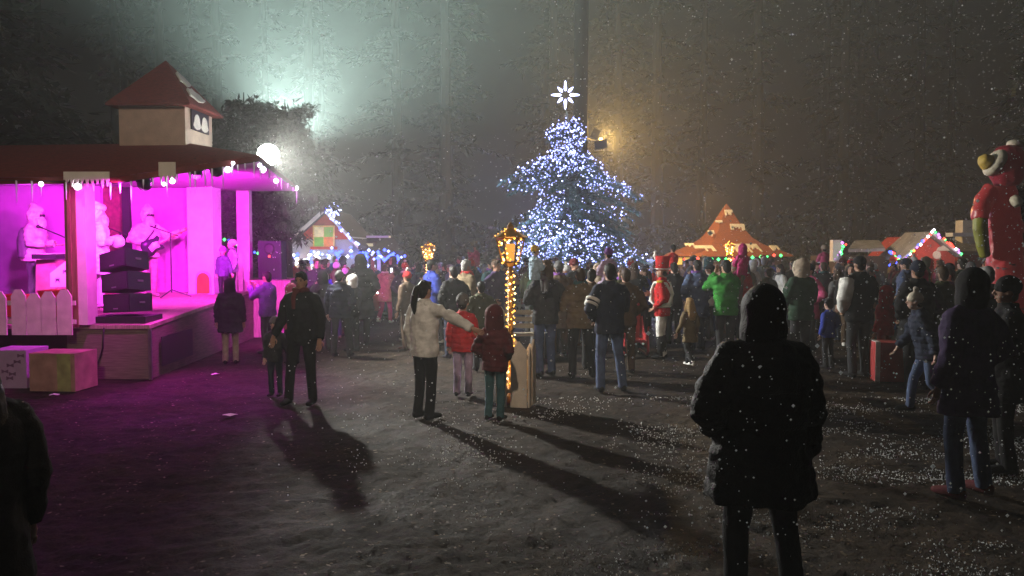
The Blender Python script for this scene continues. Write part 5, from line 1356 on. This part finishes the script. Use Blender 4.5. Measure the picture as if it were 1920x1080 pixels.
# --- the crowd further back
def crowd():
    rnd = random.Random(77)
    poses = [dict(), dict(ra='pocket', la='pocket', bulk=1.12), dict(ra='fold', la='fold', bulk=1.12), dict(ra='phone', la='phone'), dict(ra='hang', la='pocket', coat=1, bulk=1.15), dict(ra='pocket', la='hang', coat=1)]
    cols = ['black', 'black', 'navy', 'charcoal', 'charcoal', 'grey', 'brown', 'maroon', 'olive', 'khaki', 'darkgreen', 'violet', 'red', 'beige', 'denim', 'purple', 'tan', 'teal', 'pink', 'white', 'blue']
    hats = [('short', 'darkhair'), ('short', 'brownhair'), ('short', 'darkhair'), ('long', 'brownhair'), ('long', 'darkhair'), ('beanie', 'charcoal'), ('beanie', 'grey'), ('pompom', 'red'), ('pompom', 'white'), ('beanie', 'navy'), ('hood', None), ('furhood', None), ('cap', 'black'), ('bun', 'brownhair'), ('ponytail', 'brownhair'), ('beanie', 'maroon'), ('short', 'greyhair')]
    hn = {'short': '%s short hair', 'long': 'long %s hair', 'beanie': '%s beanie', 'pompom': '%s pompom hat', 'hood': 'hood up', 'furhood': 'fur-trimmed hood', 'cap': '%s cap', 'bun': '%s hair in a bun', 'ponytail': '%s ponytail'}
    zones = [(538, 668, 17.5, 26.5, 24, 'by the far stage end'), (668, 752, 22.5, 26, 8, 'in front of the blue-lit kiosk'), (752, 955, 15.5, 26.0, 34, 'between kiosk and golden lantern'),
             (955, 1215, 15.5, 23.2, 30, 'below the lit spruce'), (1215, 1480, 17.0, 30.5, 40, 'before the orange tent roof'), (1480, 1680, 14.6, 26.0, 28, 'before the low snowy huts'), (1680, 1915, 12.2, 25.5, 28, 'before the red gabled hut')]
    taken = [Vector((o.location.x, o.location.y)) for o in COL.objects if o.name.split('.')[0] == 'person']
    used = set(); phones = []
    for x0, x1, Y0, Y1, n, where in zones:
        done = tries = 0
        while done < n and tries < 900:
            tries += 1
            px = rnd.uniform(x0, x1); Y = Y0 + (Y1 - Y0) * rnd.random() ** .85; p = P(px, 467, Y); v = Vector((p.x, Y))
            if any((v - q).length < .52 for q in taken): continue
            if (v - Vector((XT.x, 26))).length < 2.7 or abs(px - 957) < 10 and Y < 12: continue
            if px < 640 and v.x < -5.0 and Y < 20.8: continue
            kid = rnd.random() < .16; c = rnd.choice(cols); hk, hc = rnd.choice(hats); hc = hc or c
            rot = rnd.gauss(25, 55) if rnd.random() < .75 else rnd.uniform(100, 260)
            pz = dict(rnd.choice(poses)); low = c
            hd = hn[hk] % hc.replace('hair', '') if '%s' in hn[hk] else hn[hk]
            kind = 'child' if kid else rnd.choice(['person', 'onlooker', 'visitor'])
            lab = '%s in %s %s with %s %s' % (kind, c.replace('darkgreen', 'dark green'), 'coat' if pz.get('coat') else 'jacket', hd, where)
            if lab in used: continue
            used.add(lab); taken.append(v); done += 1
            if kid: pz['child'] = True; pz.pop('coat', None)
            who = person(lab, (p.x, Y, 0), rnd.uniform(1.05, 1.35) if kid else rnd.uniform(1.58, 1.84), rot, c, rnd.choice(['black', 'charcoal', 'denim', 'navy', 'grey', 'brown']), (hk, hc), rnd.choice(['black', 'brown', 'white']), 'people in the crowd', hair=rnd.choice(['darkhair', 'brownhair']), **pz)
            if pz.get('ra') == 'phone' and len(phones) < 7:
                b = MB(); b.box(Vector(who[1]['joints'][0][3]) + Vector((.02, .03, .10)), (.075, .010, .15)); phones.append(held('phone', 'small lit phone screen raised among the crowd', 'phone', b, MATS['phone_screen'], who[0], 'phones raised in the crowd'))


crowd()

# --- giant red figure at the right edge
def giant():
    Y = 13.2; c = P(1888, 467, Y); c.z = 0
    t = thing('giant_figure', 'giant red-robed figure with white-rimmed hood and yellow beak above the crowd', 'figure', c)
    def part(nm, mb, m, vox=.03, disp=.05):
        me = remesh(mb, nm, vox, 4, disp); me.materials.append(m); o = bpy.data.objects.new(nm, me); COL.objects.link(o); o.parent = t; o.location = (0, 0, 0); return o
    L = lambda px, py, dy=0.0: P(px, py, Y + dy) - c
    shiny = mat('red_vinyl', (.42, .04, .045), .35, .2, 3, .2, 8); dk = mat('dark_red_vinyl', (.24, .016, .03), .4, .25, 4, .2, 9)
    for q, e in ((shiny, .035), (dk, .012)):   # faint red emission put into the blown-up figure's vinyl to brighten it
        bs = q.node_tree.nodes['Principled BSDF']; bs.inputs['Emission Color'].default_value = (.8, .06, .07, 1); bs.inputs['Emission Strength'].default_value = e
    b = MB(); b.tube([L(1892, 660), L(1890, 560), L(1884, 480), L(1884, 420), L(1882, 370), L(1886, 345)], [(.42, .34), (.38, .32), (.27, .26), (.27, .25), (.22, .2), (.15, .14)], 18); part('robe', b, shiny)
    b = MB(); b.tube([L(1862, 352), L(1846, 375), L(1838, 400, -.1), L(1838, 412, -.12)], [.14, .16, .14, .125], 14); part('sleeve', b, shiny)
    b = MB(); b.tube([L(1838, 402, -.1), L(1838, 430, -.13), L(1842, 460, -.15), L(1848, 482, -.15)], [.11, .115, .10, .085], 12); part('arm', b, mat('olive_vinyl', (.22, .22, .03), .45, .2, 5, .1), .022, .02)
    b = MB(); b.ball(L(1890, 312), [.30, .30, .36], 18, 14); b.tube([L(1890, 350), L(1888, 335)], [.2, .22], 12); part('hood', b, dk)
    b = MB(); ce = L(1866, 305, -.05)
    rot = Matrix.Rotation(R(-62), 3, 'Y') @ Matrix.Rotation(R(20), 3, 'Z')
    b.ball(ce, [.25, .22, .13], 16, 10, rot=Matrix.Rotation(R(-58), 3, 'Y')); part('face_rim', b, mat('pale_plush', (.62, .55, .42), .8, .1, 8), .022, .03)
    b = MB(); b.tube([L(1866, 312, -.05), L(1852, 305, -.07), L(1841, 298, -.08), L(1836, 296, -.08)], [.15, .14, .10, .05], 12); part('beak', b, mat('yellow_plush', (.55, .38, .07), .6, .15, 8), .02, .02)
    b = MB(); b.ball(L(1905, 270), [.16, .14, .07], 12, 8); part('fur_top', b, mat('pale_plush', (.62, .55, .42)), .022, .04)
    b = MB(); b.tube([L(1900, 372, -.2), L(1906, 378, -.26), L(1910, 386, -.3)], [.09, .1, .07], 10); part('mitten', b, mat('pale_plush', (.62, .55, .42)), .022, .02)


giant()

# red slatted sleigh box and bench among the crowd
def sleigh():
    c = P(1189, 467, 15.6); c.z = 0; t = thing('red_sleigh', 'small red wooden sleigh with curved runners left of the marching guard', 'sleigh', c); m = mat('sleigh_red', (.40, .03, .035), .5, .2)
    for s in (-1, 1):
        mb = MB(); mb.tube([c + Vector((s * .2, -.5, .32)), c + Vector((s * .2, -.55, .14)), c + Vector((s * .2, -.38, .03)), c + Vector((s * .2, .5, .03))], .025, 8); mb.build('runner', m, t, True)
        mb = MB(); mb.prism([c + Vector((s * .2, -.42, .15)), c + Vector((s * .2, .45, .15)), c + Vector((s * .2, .45, .70)), c + Vector((s * .2, .30, .72)), c + Vector((s * .2, .05, .42)), c + Vector((s * .2, -.35, .40)), c + Vector((s * .2, -.46, .58))], (.025, 0, 0)); mb.build('side', m, t)
    mb = MB(); mb.box(c + Vector((0, .0, .28)), (.38, .75, .03)); mb.build('seat', m, t)
    mb = MB(); mb.box(c + Vector((0, .44, .45)), (.38, .03, .5)); mb.build('backrest', m, t)


sleigh()


def bench():
    c = P(976, 467, 15.0); c.z = 0; t = thing('park_bench', 'pale slatted bench behind the golden lantern pole', 'bench', c); m = wood('bench_wood', (.32, .27, .20), .7, (1, 12, 12))
    for k in range(3):
        mb = MB(); mb.box(c + Vector((0, .16 * (k - 1), .45)), (1.1, .12, .03)); mb.build('slat', m, t)
        mb = MB(); mb.box(c + Vector((0, .30, .58 + .13 * k)), (1.1, .025, .09)); mb.build('slat', m, t)
    for s in (-1, 1):
        mb = MB(); mb.box(c + Vector((s * .48, 0, .215)), (.05, .36, .43)); mb.build('leg', M_BLACK, t)


bench()


def litter():
    m = mat('paper_white', (.75, .75, .75), .8, .05)
    for i, (px, py, lb) in enumerate(((432, 780, 'crumpled white paper scrap lying in front of the walking man'), (404, 703, 'small white paper scrap close to the stage foot'), (102, 742, 'flat white scrap before the striped gift box'))):
        p = G(px, py); rnd = random.Random(i); mb = MB(); n = 9; r = .06 if i else .075
        vs = [p + Vector((r * (1 + .4 * rnd.random()) * math.cos(6.283 * k / n), r * .8 * math.sin(6.283 * k / n), .006 + .02 * rnd.random())) for k in range(n)] + [p + Vector((0, 0, .035))]
        mb.add(vs, [(k, (k + 1) % n, n) for k in range(n)]); o = mb.build('paper_scrap', m, at=(p.x, p.y, 0)); tag(o, lb, 'litter')


litter()


def falling_snow():
    rnd = random.Random(31); mb = MB(); n = 0
    while n < 6600:
        Y = 3.6 + 15 * rnd.random() ** .8; px = 2000 - 1500 * rnd.random() ** 1.55; py = rnd.uniform(-20, 1000)
        if n % 11 == 0: Y = rnd.uniform(1.9, 4.0); px = rnd.uniform(1180, 1930); py = rnd.uniform(380, 1060)
        if py < 250 and px < 1000 and rnd.random() < .8: continue
        p = P(px, py, Y)
        if p.z < .03: continue
        if (p - cam.location).length < 1.5: continue
        r = (.0026 + .0066 * rnd.random() ** 1.8) * (.36 + Y * .075) * (1 + (rnd.random() < .06) * .8)
        mb.bulb(p, r); n += 1
    m = bpy.data.materials.new('snow_flake'); m.use_nodes = True; nn = m.node_tree; nn.nodes.remove(nn.nodes['Principled BSDF'])
    df, tl, mx = nn.nodes.new('ShaderNodeBsdfDiffuse'), nn.nodes.new('ShaderNodeBsdfTranslucent'), nn.nodes.new('ShaderNodeMixShader')
    for q in (df, tl): q.inputs['Color'].default_value = (.9, .92, .94, 1)
    mx.inputs[0].default_value = .6; nn.links.new(df.outputs[0], mx.inputs[1]); nn.links.new(tl.outputs[0], mx.inputs[2]); nn.links.new(mx.outputs[0], nn.nodes['Material Output'].inputs[0])
    o = mb.build('falling_snow', m); tag(o, 'fine white flakes drifting through the dark air', 'snow', kind='stuff')


falling_snow()
#END
# ------------------------------------------------------------------ haze
def haze():
    m = bpy.data.materials.new('night_mist'); m.use_nodes = True; n = m.node_tree
    n.nodes.remove(n.nodes['Principled BSDF'])
    v = n.nodes.new('ShaderNodeVolumePrincipled'); v.inputs['Color'].default_value = (.92, .95, .95, 1); v.inputs['Density'].default_value = 0.0042
    v.inputs['Anisotropy'].default_value = 0.25
    n.links.new(v.outputs[0], n.nodes['Material Output'].inputs['Volume'])
    mb = MB(); mb.box((0, 62, 17), (240, 170, 36)); o = mb.build('haze', m); tag(o, 'thin night mist over the whole square', 'haze', kind='stuff')
    o['kind'] = 'stuff'


haze()
